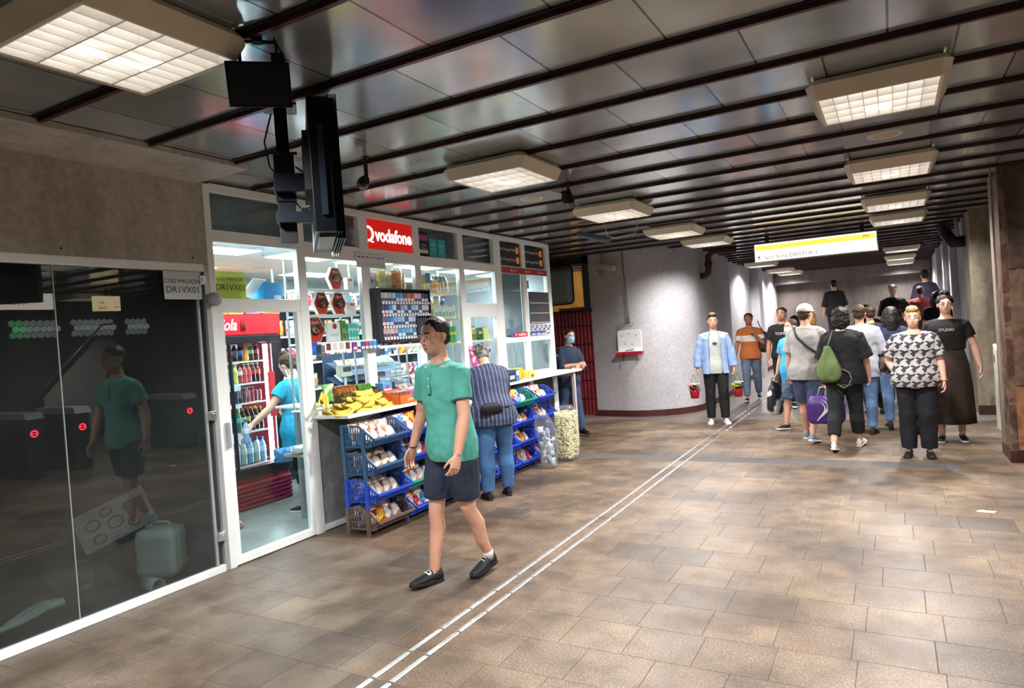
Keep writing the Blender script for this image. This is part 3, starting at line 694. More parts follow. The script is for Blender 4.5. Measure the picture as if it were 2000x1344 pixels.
# cartons on top of the fridge
for i, (c, w_) in enumerate([('f0a020', .24), ('f4c060', .2), ('d070b0', .2), ('f08030', .26)]):
    y = 4.38+[0, .25, .47, .69][i]
    tag(MB().box(-6.5, y+.3-.1, 2.10, -6.12, y+.3-.1+w_-.01, 2.17).build('snack_box', mat(c, .5, ns=20, na=.2), bevel=.003), 'flat %s carton lying on top of the drinks fridge' % ['amber', 'pale yellow', 'pink', 'orange'][i], 'box', 'cartons on the fridge')
# ================================================================ GOODS
def carton(x, y, z, dx, dy, dz, col, label, cat='box', name='carton', group=None, rz=0., ry=0., na=.15, m=None, bands=()):
    """a printed carton standing on z; bands = (y0,y1,z0,z1,colour) patches printed on its +X face, fractions of the face"""
    mb = MB().box(-dx/2, -dy/2, 0, dx/2, dy/2, dz)
    mats = [m or mat(col, .45, ns=25, na=na)]
    for a, b, c, d, cc in bands:
        mats.append(mat(cc, .45)); mb.box(dx/2-.001, -dy/2+a*dy, c*dz, dx/2+.0012, -dy/2+b*dy, d*dz, len(mats)-1)
    o = mb.build(name, mats); o.location = (x, y, z); o.rotation_euler = (0, ry, rz)
    return tag(o, label, cat, group)
def pouch_mesh(w, h, t, col, col2, seed, thr=.5):
    """pillow bag, crimped ends, in local XZ plane with thickness along Y, base at z=0"""
    mb = MB(); nx, nz = 7, 9; rings = []
    for j in range(nz+1):
        v = j/nz; tv = (1-abs(2*v-1)**3.5)
        pts = []
        for side in (1, -1):
            for i in range(nx+1):
                u = i/nx if side == 1 else 1-i/nx
                if side == -1 and i in (0, nx): continue
                tu = (1-abs(2*u-1)**3)
                th = t/2*tv*tu
                wv = 1-.10*tv
                cr = .012*t/.05*mnoise.noise(Vector((u*4+seed*3.1, v*5+seed, side*2.3)))
                pts.append(((u-.5)*w*wv, side*(th+.0015)+cr*tv, v*h))
        rings.append(pts)
    mb.loft(rings)
    return mb.mesh('pouch', mat(col, .22, ns=17, col2=col2, thr=thr+.03, spec=.7, bump=.3, bs=35), smooth=True)
PC = {}
def pouch(x, y, z, w, h, t, col, col2, label, seed=0, rz=0., rx=0., ry=0., group=None, name='snack_bag', cat='snack bag'):
    k = (round(w, 3), round(h, 3), round(t, 3), col, col2, seed % 3)
    if k not in PC: PC[k] = pouch_mesh(w, h, t, col, col2, seed % 3)
    o = bpy.data.objects.new(name, PC[k]); COL.objects.link(o); o.location = (x, y, z); o.rotation_euler = (rx, ry, rz)
    return tag(o, label, cat, group)
# ---- counter
cm = mat('e9ebe9', .35, ns=3, na=.04)
ct = thing('counter', 'narrow white counter shelf along the kiosk front, loaded with sweets', 'counter', (KX, 0, 0))
MB().box(-.30, 4.48, 1.10, -.061, 7.03, 1.115).box(0.001, 4.46, 1.045, .42, 7.9, 1.075).build('worktop', cm, ct, bevel=.003)
g = MB()
for y in (4.9, 5.9, 6.9, 7.8): g.prism([(.001, y, 1.044), (.36, y, 1.044), (.001, y, .86)], (0, .012, 0))
g.build('bracket', M['grey_frame'], ct)
ct2 = thing('counter', 'bare pale counter shelf at the far end, the guard leans on it', 'counter', (KX, 0, 0))
MB().box(.001, 7.92, 1.045, .40, 9.66, 1.075).build('worktop', cm, ct2, bevel=.003)
g = MB(); g.box(.33, 9.40, .0, .37, 9.46, 1.045); g.box(.001, 9.41, .98, .33, 9.45, 1.045); g.build('leg', M['beige_wall'], ct2)
ZT = 1.076; CXm = KX+.21
# ---- bananas
bana = {}
def banana_mesh(L, bend, seed):
    mb = MB(); n = 12; pts = []; rs = []
    for i in range(n+1):
        u = i/n; a = (u-.5)*bend
        R = L/bend
        pts.append((R*math.sin(a), 0, -R*(math.cos(a)-math.cos(bend/2)))); 
        rs.append(.0175*min(1, .35+2.6*min(u, 1-u)+.15*math.sin(u*PI)) if .05 < u < .95 else (.006 if u <= .05 else .007))
    mb.tube(pts, rs, 6)
    return mb.mesh('banana', mat('e2ca58', .4, ns=6, na=.10))
BME = [banana_mesh(.19, .9, 0), banana_mesh(.175, 1.1, 1)]
def bunch(x, y, z, n, rz, label, lay=0, spread=.62, tilt=0.):
    t = thing('banana_bunch', label, 'bananas', (x, y, z), rz, 'bunches of bananas')
    for i in range(n):
        o = bpy.data.objects.new('banana', BME[i % 2]); COL.objects.link(o); o.parent = t
        a = (i-(n-1)/2)
        o.location = (.0+.004*(i % 2), a*.031, .018+.012*((i*7) % 3)); o.rotation_euler = (.25*a/n, -.05+tilt, -a*spread/n)
    s = MB().tube([(-.085, 0, .02), (-.105, 0, .03), (-.12, 0, .045)], [.018, .013, .009], 6).build('stem', mat('7c7432', .7), t)
    return t
kk = 0
for lev, (zz, ys, xs) in enumerate([(0, [4.55, 4.72, 4.90, 5.08], [.16, .30]), (.045, [4.66, 4.84, 5.02], [.17, .29]), (.09, [4.80, 4.97], [.18, .27]), (.135, [4.92], [.2])]):
    for xi, xx in enumerate(xs):
        for yi, yy in enumerate(ys):
            kk += 1
            bunch(KX+xx, yy, ZT+zz, 4+(yi+xi) % 2, 1.15+.5*math.sin(kk*2.3), 'banana bunch, %s along the %s row of the %s layer of the pile' % (ORD[yi], ['back', 'front'][xi], ['bottom', 'second', 'third', 'top'][lev]), tilt=.12*math.sin(kk))
bunch(KX+.10, 4.5, ZT+.10, 3, 2.2, 'small upright banana bunch at the left end of the banana pile', tilt=-.7)
# ---- orange display trays with wafer bars
def tray(y0, y1, x0, x1, z, h, col, label, txt=None, tc='f8e8d8', hb=None, tilt=0):
    t = thing('display_tray', label, 'display tray', ((x0+x1)/2, (y0+y1)/2, z), 0, 'display trays on the counter', ry=tilt)
    a, b = (x1-x0)/2, (y1-y0)/2; hb = hb or h*1.6
    g = MB(); g.box(-a, -b, 0, a, b, .004); g.box(a-.004, -b, .004, a, b, h); g.box(-a, -b, .004, -a+.004, b, hb)
    for s_ in (-1, 1): g.prism([(-a, s_*b, .004), (a, s_*b, .004), (a, s_*b, h), (-a, s_*b, hb)], (0, -s_*.004, 0))
    g.build('tray', mat(col, .5, ns=20, na=.08), t)
    if txt: text('lettering', txt, h*.55, mat(tc, .5), (a+.0015, 0, h*.5), FACE, t, .0003)
    return t
def bars(x, y0, y1, z, n, w, h, cols, label, group, lean=.35, rz=0.):
    for i in range(n):
        c, c2 = cols[i % len(cols)]
        pouch(x, y0+(y1-y0)*(i+.5)/n, z, w, h, .016, c, c2, label % ORD[i % 20], seed=i, rz=rz, rx=lean, group=group, name='wafer_bar', cat='wafer bar')
tray(5.20, 5.62, KX+.17, KX+.41, ZT, .085, 'e8702e', 'bright orange tray of pink wafers right of the bananas', 'Julienesse')
tray(5.63, 6.07, KX+.17, KX+.41, ZT, .085, 'e8742e', 'second bright orange tray, just behind the walking man', 'Julienesse')
bars(KX+.29, 5.24, 5.42, ZT+.006, 8, .15, .13, [('8a5a40', 'd8a8b8'), ('a07050', 'c880a0')], '%s brown and pink wafer bar in the left orange tray', 'wafers in the left orange tray', rz=.1)
bars(KX+.29, 5.46, 5.58, ZT+.006, 3, .15, .14, [('d878c0', 'f0d8ec')], '%s magenta wafer bar in the left orange tray', 'magenta wafers in the left orange tray')
bars(KX+.29, 5.67, 6.03, ZT+.006, 12, .15, .12, [('d8d8d8', '9a7058'), ('c8ccd0', 'e8e8e8')], '%s clear-wrapped biscuit in the second orange tray', 'biscuits in the second orange tray')
tray(4.70, 5.22, KX+.0+.01, KX+.15, ZT+.005, .16, '5d4b38', 'dark brown carton of wrapped bars behind the bananas', 'Caramel Bar', 'd8d0c0', .2)
bars(KX+.08, 4.74, 4.98, ZT+.07, 9, .12, .19, [('9a5a30', 'c88a50'), ('7a4828', 'b87840')], '%s brown bar in the dark carton behind the bananas', 'brown bars behind the bananas', lean=.5)
bars(KX+.08, 5.0, 5.2, ZT+.07, 7, .12, .18, [('7a6038', '48a848'), ('8a7048', '58b858')], '%s green-topped bar in the dark carton behind the bananas', 'green-topped bars behind the bananas', lean=.5)
pouch(KX+.05, 4.62, ZT+.10, .16, .17, .03, '78c060', 'e0e8d0', 'green and white pack leaning on the glass above the bananas', 1, rz=PI/2)
carton(KX+.11, 5.33, ZT+.09, .10, .14, .12, '58a8d8', 'light blue sweets carton behind the pink wafers', bands=[(.1, .9, .1, .5, 'd8ecf4'), (.3, .7, .5, .8, 'b04878')])
carton(KX+.10, 5.44, ZT+.09, .09, .05, .12, '30303a', 'narrow dark carton beside the light blue sweets carton')
carton(KX+.08, 5.33, ZT, .13, .27, .085, 'c8ccd0', 'grey carton used as a step under the sweets cartons')
bn = thing('candy_bin', 'tilted clear plastic bin of lollipops on the counter', 'candy bin', (KX+.10, 5.62, ZT+.09), 0, ry=.25)
g = MB(); g.box(-.08, -.11, 0, .08, .11, .004); g.box(.076, -.11, .004, .08, .11, .09); g.box(-.08, -.11, .004, -.076, .11, .2); g.box(-.076, -.11, .004, .076, -.107, .15); g.box(-.076, .107, .004, .076, .11, .15)
g.build('bin', M['clear_plastic'], bn); MB().box(.0805, -.10, .01, .082, .10, .07).build('price_band', mat('e0e4e8', .5), bn)
carton(KX+.08, 5.62, ZT, .13, .27, .085, 'b8b4b0', 'pale carton used as a step under the candy bin')
for i in range(12):
    o = MB().ball((0, 0, 0), .022, 2, (1, 1, .9)).build('lollipop', mat(['e8d8a0', 'd0a070', 'f0f0e0', 'c8c090', 'e8e0d0', 'b88a60'][i % 6], .15, coat=.5))
    o.location = (KX+.07+.045*(i % 3), 5.53+.045*(i//3), ZT+.135+.012*(i % 2)); tag(o, 'round lollipop %s of those piled in the clear bin' % ORD[i], 'lollipop', 'lollipops in the clear bin')
for i in range(9):
    pouch(KX+.09+.03*(i % 2), 5.80+.045*i, ZT+.02+.03*(i % 3), .13, .13+.02*(i % 3), .04, ['e0e4ea', 'd8dce8', 'f0ece4'][i % 3], ['7888c8', 'd8c8b0', 'a0a8d8'][i % 3], 'white and blue packet %s along the back of the counter beside the lollipops' % ORD[i], i, rz=PI/2+.2*math.sin(i*2), rx=-.1, group='white packets at the back of the counter', name='packet', cat='packet')
tray(6.10, 6.5, KX+.12, KX+.40, ZT, .10, 'd8502a', 'red orange carton tray behind the head of the walking man', None)
bars(KX+.26, 6.13, 6.47, ZT+.006, 9, .15, .14, [('d83028', 'f0c8a0'), ('e8a030', 'c82820')], '%s red packet in the red orange tray', 'packets in the red orange tray')
# counter goods right of the bending customer
for i, (y, c, c2, hh) in enumerate([(7.18, 'd84a98', 'f0c0dc', .30), (7.30, 'e8e8ee', '58a0d8', .27), (7.42, 'c83038', 'e8e8ee', .31), (7.24, 'e8e4ec', 'd0d0d8', .2), (7.36, '4a98d0', 'e8f0f4', .2)]):
    pouch(KX+.06+.035*(i//3), y, ZT+[.22, .22, .22, .07, .07][i], .13, hh, .06, c, c2, ['magenta', 'white and blue', 'red', 'white', 'sky blue'][i]+' toy bag in the pile standing against the service window', i, rz=PI/2+.1, rx=-.25, group='toy bags by the service window', name='toy_bag', cat='toy bag')
for i, (y, c, b1, hh) in enumerate([(7.12, 'e0d8d0', 'c86878', .17), (7.27, '4a4850', 'd0d0d0', .18), (7.42, 'e8e8f0', '3050a8', .17), (7.57, '2c48a0', 'e0c8c0', .15), (7.70, 'c0b0a8', '904030', .14)]):
    carton(KX+.18, y, ZT, .06, .12, hh, c, ['pink fronted', 'charcoal', 'white and blue', 'royal blue', 'brown'][i]+' small carton in the row before the toy bags', bands=[(.15, .85, .2, .8, b1)], group='small cartons by the toy bags')
carton(KX+.31, 7.25, ZT, .16, .26, .13, 'e8702a', 'orange carton at the front edge beside the bending customer', bands=[(.1, .9, .3, .6, 'f0e0c8')])
carton(KX+.31, 7.48, ZT, .16, .18, .12, '33343c', 'dark carton at the counter edge right of the orange carton', bands=[(.15, .85, .3, .7, 'b8b8c0')])
carton(KX+.31, 7.62, ZT, .16, .08, .15, '3a7ac0', 'slim blue carton at the counter edge', bands=[(.1, .9, .5, .9, 'e8e8e8')])
pouch(KX+.28, 7.80, ZT, .30, .16, .14, 'f0d020', 'e89020', 'puffy yellow bag at the counter edge', 1, rz=PI/2)
pouch(KX+.12, 7.86, ZT+.01, .36, .14, .16, 'f0e040', 'f4f0c0', 'long yellow bag lying behind the puffy yellow bag', 2, rz=PI/2, rx=.2)
carton(KX+.25, 8.10, ZT, .22, .16, .10, 'dcd878', 'pale yellow carton at the end of the sweets', bands=[(.2, .6, .1, .5, '505048')])
# ---- crates under the counter
crm = {}
def crate_meshes():
    W, D, H = .50, .36, .20
    # local: x depth (front = +x), y width, z up; base at z=0
    g = MB()
    side = [(-.18, .19), (.03, .19), (.20, .075)]           # top rim profile of the sides
    def top(x): return .19 if x < .03 else .19-(x-.03)/.17*.115
    g.box(-.17, -.24, 0, .13, .24, .006)
    for s_ in (-1, 1):
        y = s_*.245
        for i in range(13):
            x = -.165+.027*i; g.box(x-.004, y-.004, .005, x+.004, y+.004, max(.03, top(x)-.005))
        g.box(-.17, y-.004, .06, .15, y+.004, .072); g.box(-.17, y-.004, .0, .14, y+.004, .014); g.box(-.17, y-.004, .115, .12, y+.004, .126)
    for i in range(19):
        y = -.24+.48*i/18
        g.box(-.174, y-.004, 0, -.166, y+.004, .185)
        g.prism([(.13, y-.004, .0), (.196, y-.004, .075), (.188, y-.004, .078), (.122, y-.004, .004)], (0, .008, 0))
    for z in (.06, .12): g.box(-.174, -.24, z, -.166, .24, z+.01)
    g.prism([(.155, -.24, .03), (.168, -.24, .045), (.160, -.24, .049), (.147, -.24, .034)], (0, .48, 0))
    r = MB()
    for s_ in (-1, 1):
        y = s_*.25
        r.prism([(-.185, y-s_*.012, .18), (.03, y-s_*.012, .18), (.20, y-s_*.012, .065), (.21, y-s_*.012, .078), (.035, y-s_*.012, .197), (-.185, y-s_*.012, .197)], (0, s_*.012, 0))
    r.box(-.188, -.25, .18, -.172, .25, .197); r.box(.190, -.25, .066, .212, .25, .082)
    ls = [MB().box(x0, s_*.252-.008, -.055, x1, s_*.252+.008, .185 if x0 < 0 else .168).mesh('leg', M['white']) for s_ in (-1, 1) for x0, x1 in ((-.17, -.135), (.06, .10))]
    return [g.mesh('basket', M['white']), r.mesh('rim', M['white'])] + ls
CM = crate_meshes()
def crate(x, y, z, col, label, rz=0., ry=0.):
    t = thing('plastic_crate', label, 'crate', (x, y, z), rz, 'stacked plastic crates under the counter', ry=ry)
    m = mat(col, .35)
    for n, me in zip(('basket', 'rim', 'leg', 'leg', 'leg', 'leg'), CM):
        k = (me.name, col)
        if k not in crm: q = me.copy(); q.materials[0] = m; crm[k] = q
        o = bpy.data.objects.new(n, crm[k]); COL.objects.link(o); o.parent = t
    return t
tiers = ['bottom', 'second', 'third', 'top']
B1, B2, BR, GR, ST = '2a50c8', '3a6cb8', '6a5a55', '2a9a78', '3f648c'
ccol = [[BR, B1, ST, ST], [B1, GR, B1, B1], [B1, BR, B1, B1], [B1, B1, BR, B1], [B1, B1, B1, B1], [B1, B1, B1, GR], [B1, B1, B1, B1]]
cn = {BR: 'grey brown', B1: 'bright blue', ST: 'slate blue', GR: 'green'}
snack = [('e8e0d4', 'b07848'), ('ded6c8', '8a4a30'), ('f0ece4', 'c8a070'), ('f0f0f4', '3878c8'), ('e8b030', 'c82828'), ('c02838', 'f0e8e0'), ('f0c8a0', 'b05028'), ('e0e4e8', 'd84868'), ('4880c0', 'f0f0f0'), ('d0a878', '6a3a28')]
stn = ['nearest', 'second', 'third', 'fourth', 'fifth', 'sixth', 'farthest']
for si in range(7):
    yc = 4.75+.525*si
    for ti in range(4):
        if si == 6 and ti in (0, 2): pass
        zc = .055+.2425*ti
        if zc+.2 > 1.045: zc = .80
        xc = KX+.45+.01*math.sin(si*3+ti)
        crate(xc, yc, zc, ccol[si][ti], '%s plastic crate, %s of the %s stack below the counter' % (cn[ccol[si][ti]], tiers[ti], stn[si]), rz=.02*math.sin(si*2+ti*3))
        n = 5 if ti != 3 else 6
        for b_ in range(n):
            if si == 0: c = snack[[0, 1, 2][b_ % 3]] if ti else snack[3 + (b_ % 2)*-1]
            elif ti == 0: c = snack[(b_*3+si) % 10]
            else: c = snack[(b_*2+si*3+ti) % 10]
            rr = R_.uniform
            hh = .19 if ti < 3 else .20
            pouch(xc-.06+.05*(b_ % 2)+rr(-.01, .01), yc-.165+.33*b_/(n-1), zc+.012, .155+rr(-.01, .02), hh, .07, c[0], c[1],
                  'snack bag %s from the left in the %s crate of the %s stack' % (ORD[b_], tiers[ti], stn[si]), seed=b_+si, rz=PI/2+rr(-.35, .35), rx=-rr(.25, .55)*(1 if b_ % 2 else .6), group='snack bags in the crates')
        for b_ in range(4):
            c = snack[[2, 0, 1][b_ % 3]] if si == 0 and ti else snack[(b_*3+si+ti*2+1) % 10]
            pouch(xc+.075, yc-.155+.31*b_/3, zc+.04, .135, .13, .055, c[0], c[1],
                  'front snack bag %s from the left, %s crate, %s stack' % (ORD[b_], tiers[ti], stn[si]), seed=b_+ti, rz=PI/2+R_.uniform(-.2, .2), rx=-.75, group='snack bags at the front of the crates')
# red bag hanging under the counter
pouch(KX+.40, 5.55, .84, .30, .20, .05, 'b8202c', 'e86070', 'red shiny bag hanging just under the counter behind the arm of the man', 1, rz=PI/2+.1, rx=.1)
# ---- big clear sacks at the end of the crates
def sack(x, y, h, w, d, label, tie, bow=0.):
    t = thing('clear_sack', label, 'plastic sack', (x, y, 0))
    rings = []
    for j in range(15):
        v = j/14; k = .86+.14*math.sin(min(1, v*3)*PI/2) if v < .8 else 1-(v-.8)/.2*tie
        cx = bow*math.sin(v*PI); 
        rings.append([(cx+d/2*k*math.copysign(abs(math.cos(a))**.6, math.cos(a))*(1+.06*mnoise.noise(Vector((a*2, v*6, x)))), w/2*k*math.copysign(abs(math.sin(a))**.6, math.sin(a))*(1+.08*mnoise.noise(Vector((a*2, v*6, 3+x)))), .004+v*h) for a in [2*PI*i/28 for i in range(28)]])
    MB().loft(rings).build('film', M['clear_film'], t, smooth=True)
    return t
s1_ = sack(-3.78, 8.02, .70, .36, .27, 'tall clear sack full of pale yellow corn puffs standing on the floor', .45)
g = MB(); cnt = 0
pm_ = mat('efe8bc', .7, ns=12, na=.1)
base = MB().tube([(0, 0, -.03), (.012, 0, -.015), (.016, 0, 0), (.01, 0, .018), (0, 0, .03)], [.008, .0125, .0135, .0125, .008], 6).mesh('p', pm_, smooth=True)
big = bmesh.new()
for i in range(2600):
    u, v = R_.uniform(0, 2*PI), R_.uniform(0.02, .84); k = (.86+.14*math.sin(min(1, v*3)*PI/2))*R_.choice([.93, .9, .86, .7, .5]); 
    cx, cy = .135*k*math.copysign(abs(math.cos(u))**.6, math.cos(u))*.92, .18*k*math.copysign(abs(math.sin(u))**.6, math.sin(u))*.93
    a0 = len(big.verts); big.from_mesh(base); big.verts.ensure_lookup_table()
    mt = Matrix.Translation((cx, cy, .03+v*.70)) @ Matrix.Rotation(R_.uniform(0, 6), 4, 'Z') @ Matrix.Rotation(R_.uniform(0, 3), 4, 'X') @ Matrix.Scale(.62, 4)
    for q in big.verts[a0:]: q.co = mt @ q.co
me = bpy.data.meshes.new('puffs'); big.to_mesh(me); big.free(); me.materials.append(pm_)
for p_ in me.polygons: p_.use_smooth = True
o = bpy.data.objects.new('corn_puffs', me); COL.objects.link(o); o.parent = s1_; o['kind'] = 'stuff'
s2_ = sack(-3.80, 7.50, .70, .20, .22, 'slim clear sack of small blue and white packets leaning before the corn puffs', .5, bow=.03)
s2_.rotation_euler = (.12, -.06, .1)
for i in range(26):
    a = R_.uniform(0, 2*PI)
    pouch(-3.80+.055*math.cos(a)+.0, 7.48+.05*math.sin(a)-.05*(i/26), .03+.43*i/26, .08, .08, .03, 'e0e6ea', ['7ab0dc', 'b8ccd8', '88b898'][i % 3], 'small packet %s up inside the slim clear sack' % (ORD[i] if i < 20 else 'number %d' % (i+1)), i, rz=a, rx=R_.uniform(-.6, .6), group='packets in the slim clear sack', name='candy_packet', cat='candy packet')
# ---- cigarette rack on the front of the kiosk
rk = thing('cigarette_rack', 'black framed rack of coloured cigarette packs below the red sign', 'cigarette rack', (KX+.012, 5.81, 1.97))
g = MB(); g.box(0, -.46, .262, .075, .46, .277); g.box(0, -.46, -.262, .012, .46, .262); g.box(0, -.46, -.277, .075, .46, -.262); g.box(0, .45, -.262, .07, .46, .262); g.box(0, -.47, -.277, .08, -.40, .277)
g.build('case', mat('2a3038', .4), rk)
g = MB()
for z in (.135, .008, -.115, -.235): 
    g.box(.012, -.40, z-.008, .07, .45 if z > 0 else .17, z)
g.build('shelf', mat('3a4048', .4), rk)
g = MB(); g2 = MB()
for z in (.135, .008, -.115, -.235):
    e = .45 if z > 0 else .17; n = int((e+.40)/.024)
    for i in range(n): (g if i % 2 else g2).box(.0705, -.39+.024*i, z-.022, .0725, -.378+.024*i, z+.004)
for z in (.135, .008, -.115, -.235):
    e = .45 if z > 0 else .17; g.box(.0698, -.39, z-.022, .0706, e, z+.004); g2.box(.0698, -.39, z-.018, .0704, e, z)
g.build('price_strip', mat('f0f2f2', .5), rk); g2.build('price_divider', mat('20242a', .5), rk)
MB().box(.03, .20, -.25, .034, .44, -.01).build('advert_panel', mat('343c4c', .4, ns=6, col2='4a78b8', thr=.62), rk); MB().box(.012, .178, -.262, .072, .19, .0).build('divider', mat('2a3038', .4), rk)
pc = [['c8b8d0', 'd8d0e0', 'a8c0d8', 'b8d0e8', '30a0d0', '48b0d8', 'b83a90', '90a840', 'd85848', 'e8c8d8', 'e0c0d8', '48586c', '3c4860'],
      ['4a5878', '5a4890', '28a8d8', 'd8e8e8', '38588c', '8a9cc8', 'b8b0d8', '3060a8', 'a8c8e0', 'c0d0e0', '3a68a8', 'c8d0d8', 'd8ccd8'],
      ['c84858', '3a78c0', '4888c8', '88b0d8', '98b8dc', 'a8c8e0', '3060b0', 'c8d8e8', 'b8c8e0'],
      ['c8b0a0', 'd0b8a8', 'd8c8c8', 'd0a8c0', '48a0d0', '58a8d8', '68b0d0', '88b8d8', '5888b8']]
packs_ = {}
def pack(x, y, z, col, label, group, w=.056, h=.098, d=.022):
    k = (col, w, h, d)
    if k not in packs_:
        q = MB().box(-d/2, -w/2, 0, d/2, w/2, h, 0).box(d/2, -w/2+.002, h*.12, d/2+.0006, w/2-.002, h*.42, 1); packs_[k] = q.mesh('cigarette_pack', [mat(col, .35), mat('e4e6e8', .4) if sum(rgb(col)) < 1.2 else mat('40507a', .4)])
    o = bpy.data.objects.new('cigarette_pack', packs_[k]); COL.objects.link(o); o.location = (x, y, z); return tag(o, label, 'cigarette pack', group)
for ri, (z, cols) in enumerate(zip((.135, .008, -.115, -.235), pc)):
    for i, c in enumerate(cols):
        pack(KX+.012+.052, 5.81-.365+.0635*i, 1.97+z+.001, c, 'cigarette pack %s from the left on the %s shelf of the black rack' % (ORD[i], ['top', 'second', 'third', 'lowest'][ri]), 'packs in the black rack')
# price ledge below it with a row of packs
lg = thing('pack_ledge', 'white ledge of cigarette packs running under the black rack', 'ledge', (KX+.002, 5.38, 1.63))
g = MB(); g.box(0, -.76, 0, .045, .76, .012); g.box(.043, -.76, 0, .046, -.0, .10); g.box(.043, 0, 0, .046, .76, .03); g.box(0, -.76, .012, .003, .76, .10)
g.build('ledge', M['white'], lg)
for i, c in enumerate(['6a3838', 'd8ccc0', 'c8c0b8', '6a3840', 'd8d0c8', 'ccd4dc', 'c8d4e0', 'b8c8d8']):
    MB().box(.0462, -.74+.085*i, .025, .0475, -.685+.085*i, .088).build('printed_pack', mat(c, .5), lg)
for i, c in enumerate(['4a4048', '3c3a40', 'd0d4d8', '3888c8', '48607c', 'd8d8dc', 'd8d0d0', '505864', 'd8d4cc', 'd0c8bc']):
    pack(KX+.026, 5.43+.068*i, 1.643, c, 'cigarette pack %s from the left on the ledge below the black rack' % ORD[i], 'packs on the ledge')
for i, c in enumerate(['8a3aa8', 'e0e0e8', '4060b8', 'c84a40', '4898d0', '58a0d8', '3878b8']):
    pack(KX+.062, 5.0+.058*i, 1.662 if 0 else 1.635, c, '%s bright cigarette pack hung before the white ledge, near the kiosk post' % ORD[i], 'bright packs before the ledge', w=.048, h=.08, d=.014)
# ---- shelves right behind the glass
def hexbox(x, y, z, s, label, rz=0.):
    t = thing('chocolate_box', label, 'chocolate box', (x, y, z), rz, 'hexagonal chocolate boxes')
    pts = [(0, s*.5*math.cos(a), s*.58+s*.58*math.sin(a)) for a in [PI/6*0+PI/3*i+PI/6*0 for i in range(6)]]
    pts = [(0, -.22*s, 0), (0, .22*s, 0), (0, .48*s, .5*s), (0, .22*s, s), (0, -.22*s, s), (0, -.48*s, .5*s)]
    MB().prism(pts, (-.035, 0, 0)).build('box', mat('ecdcd0', .4), t)
    c = Vector((0, 0, s*.5)); q = [(.001, (c+(Vector(p)-c)*.92).y, (c+(Vector(p)-c)*.92).z) for p in pts]
    MB().prism(q, (.001, 0, 0)).build('printed_face', mat('6a2a20', .35, ns=14, col2='c83a2c', thr=.5), t)
    MB().prism([(.0025, -.2*s, .03*s), (.0025, .2*s, .03*s), (.0025, .38*s, .34*s), (.0025, -.38*s, .34*s)], (.0005, 0, 0)).build('red_base', mat('c8382c', .35), t)
    g = MB(); g.lathe([(0, 0), (.2*s, .001), (.21*s, .004), (.17*s, .006), (0, .006)], (.0028, .0, .48*s), 20, 'X'); g.build('praline', mat('3c1a10', .3), t, smooth=True)
    g = MB()
    for a in range(5): g.ball((.006, .09*s*math.cos(a*1.4)+.05*s, .46*s+.09*s*math.sin(a*1.4)), .045*s, 1)
    g.build('hazelnut', mat('c88a50', .4), t)
    text('lettering', 'Choco', .15*s, mat('f0e4d0', .5), (.003, .0, .8*s), (PI/2, 0, PI/2), t, .0003)
    return t
SX = KX-.11
def shelf_unit(y0, y1, zs, label, deep=.24, m=None, up=1.12):
    t = thing('display_shelves', label, 'shelves', (KX-.062, (y0+y1)/2, 0))
    for z in zs: MB().box(-deep, -(y1-y0)/2, z-.02, 0, (y1-y0)/2, z).build('shelf', m or M['white'], t)
    g = MB()
    for s_ in (-1, 1): g.box(-deep-.02, s_*(y1-y0)/2-.012*(s_ > 0), up, -deep, s_*(y1-y0)/2+.012*(s_ < 0), max(zs)+.3)
    g.build('upright', M['grey_frame'], t)
    return t
shelf_unit(4.53, 5.24, [1.735, 1.995, 2.24], 'white shelves of chocolate boxes behind the glass right of the door')
hexbox(SX, 4.99, 2.242, .215, 'hexagonal chocolate box alone on the upper shelf')
hexbox(SX, 4.78, 1.997, .215, 'left one of two hexagonal chocolate boxes on the middle shelf'); hexbox(SX, 5.01, 1.997, .215, 'right one of two hexagonal chocolate boxes on the middle shelf')
hexbox(SX, 4.67, 1.737, .235, 'hexagonal chocolate box on the lower shelf beside the white box', rz=-.25)
carton(SX, 5.17, 2.242, .05, .085, .12, 'ece8e8', 'white carton beside the hexagonal box on the upper shelf', bands=[(.2, .8, .7, .9, 'c86868')])
carton(SX, 4.55, 2.242, .05, .05, .13, 'ece8e8', 'white carton at the left end of the upper shelf', bands=[(.2, .8, .7, .9, 'c86868')])
carton(SX, 5.17, 1.997, .05, .10, .12, 'ece8e8', 'white carton beside the pair of hexagonal boxes', bands=[(.2, .8, .7, .9, 'c86868')])
carton(SX-.06, 5.21, 1.997, .05, .06, .19, 'a8d0e4', 'pale blue carton behind the white carton on the middle shelf')
mc = thing('chocolate_box', 'flat white chocolate box with a red seal on the lower shelf', 'chocolate box', (SX+.01, 4.91, 1.737))
MB().box(-.03, -.085, 0, 0, .085, .185).build('box', mat('eeeeee', .35), mc, bevel=.003); MB().lathe([(0, 0), (.028, 0), (.028, .002), (0, .002)], (0, .01, .145), 16, 'X').build('seal', mat('b8342c', .4), mc)
text('lettering', 'merci', .05, mat('b0b4b8', .5), (.001, 0, .065), FACE, mc, .0003)
carton(SX, 5.03, 1.737, .05, .06, .2, '7a9a58', 'tall green carton on the lower shelf', bands=[(.15, .85, .6, .9, '38803c'), (.2, .8, .1, .35, '7c5a30')])
for i in range(8): carton(SX-.0, 5.10+.04*(i % 4), 1.737+.085*(i//4), .06, .036, .08, '58c0b0', 'little mint carton, %s in the %s row beside the tall green carton' % (ORD[i % 4], ['lower', 'upper'][i//4]), bands=[(.1, .9, .1, .4, 'c8f0e8')], group='little mint cartons')
carton(SX+.055, 4.56, 1.62, .02, .12, .12, '3058c0', 'deep blue sweets bag hung at the left of the price ledge', name='sweets_bag', cat='sweets bag', bands=[(.2, .8, .3, .7, '4878e0')])
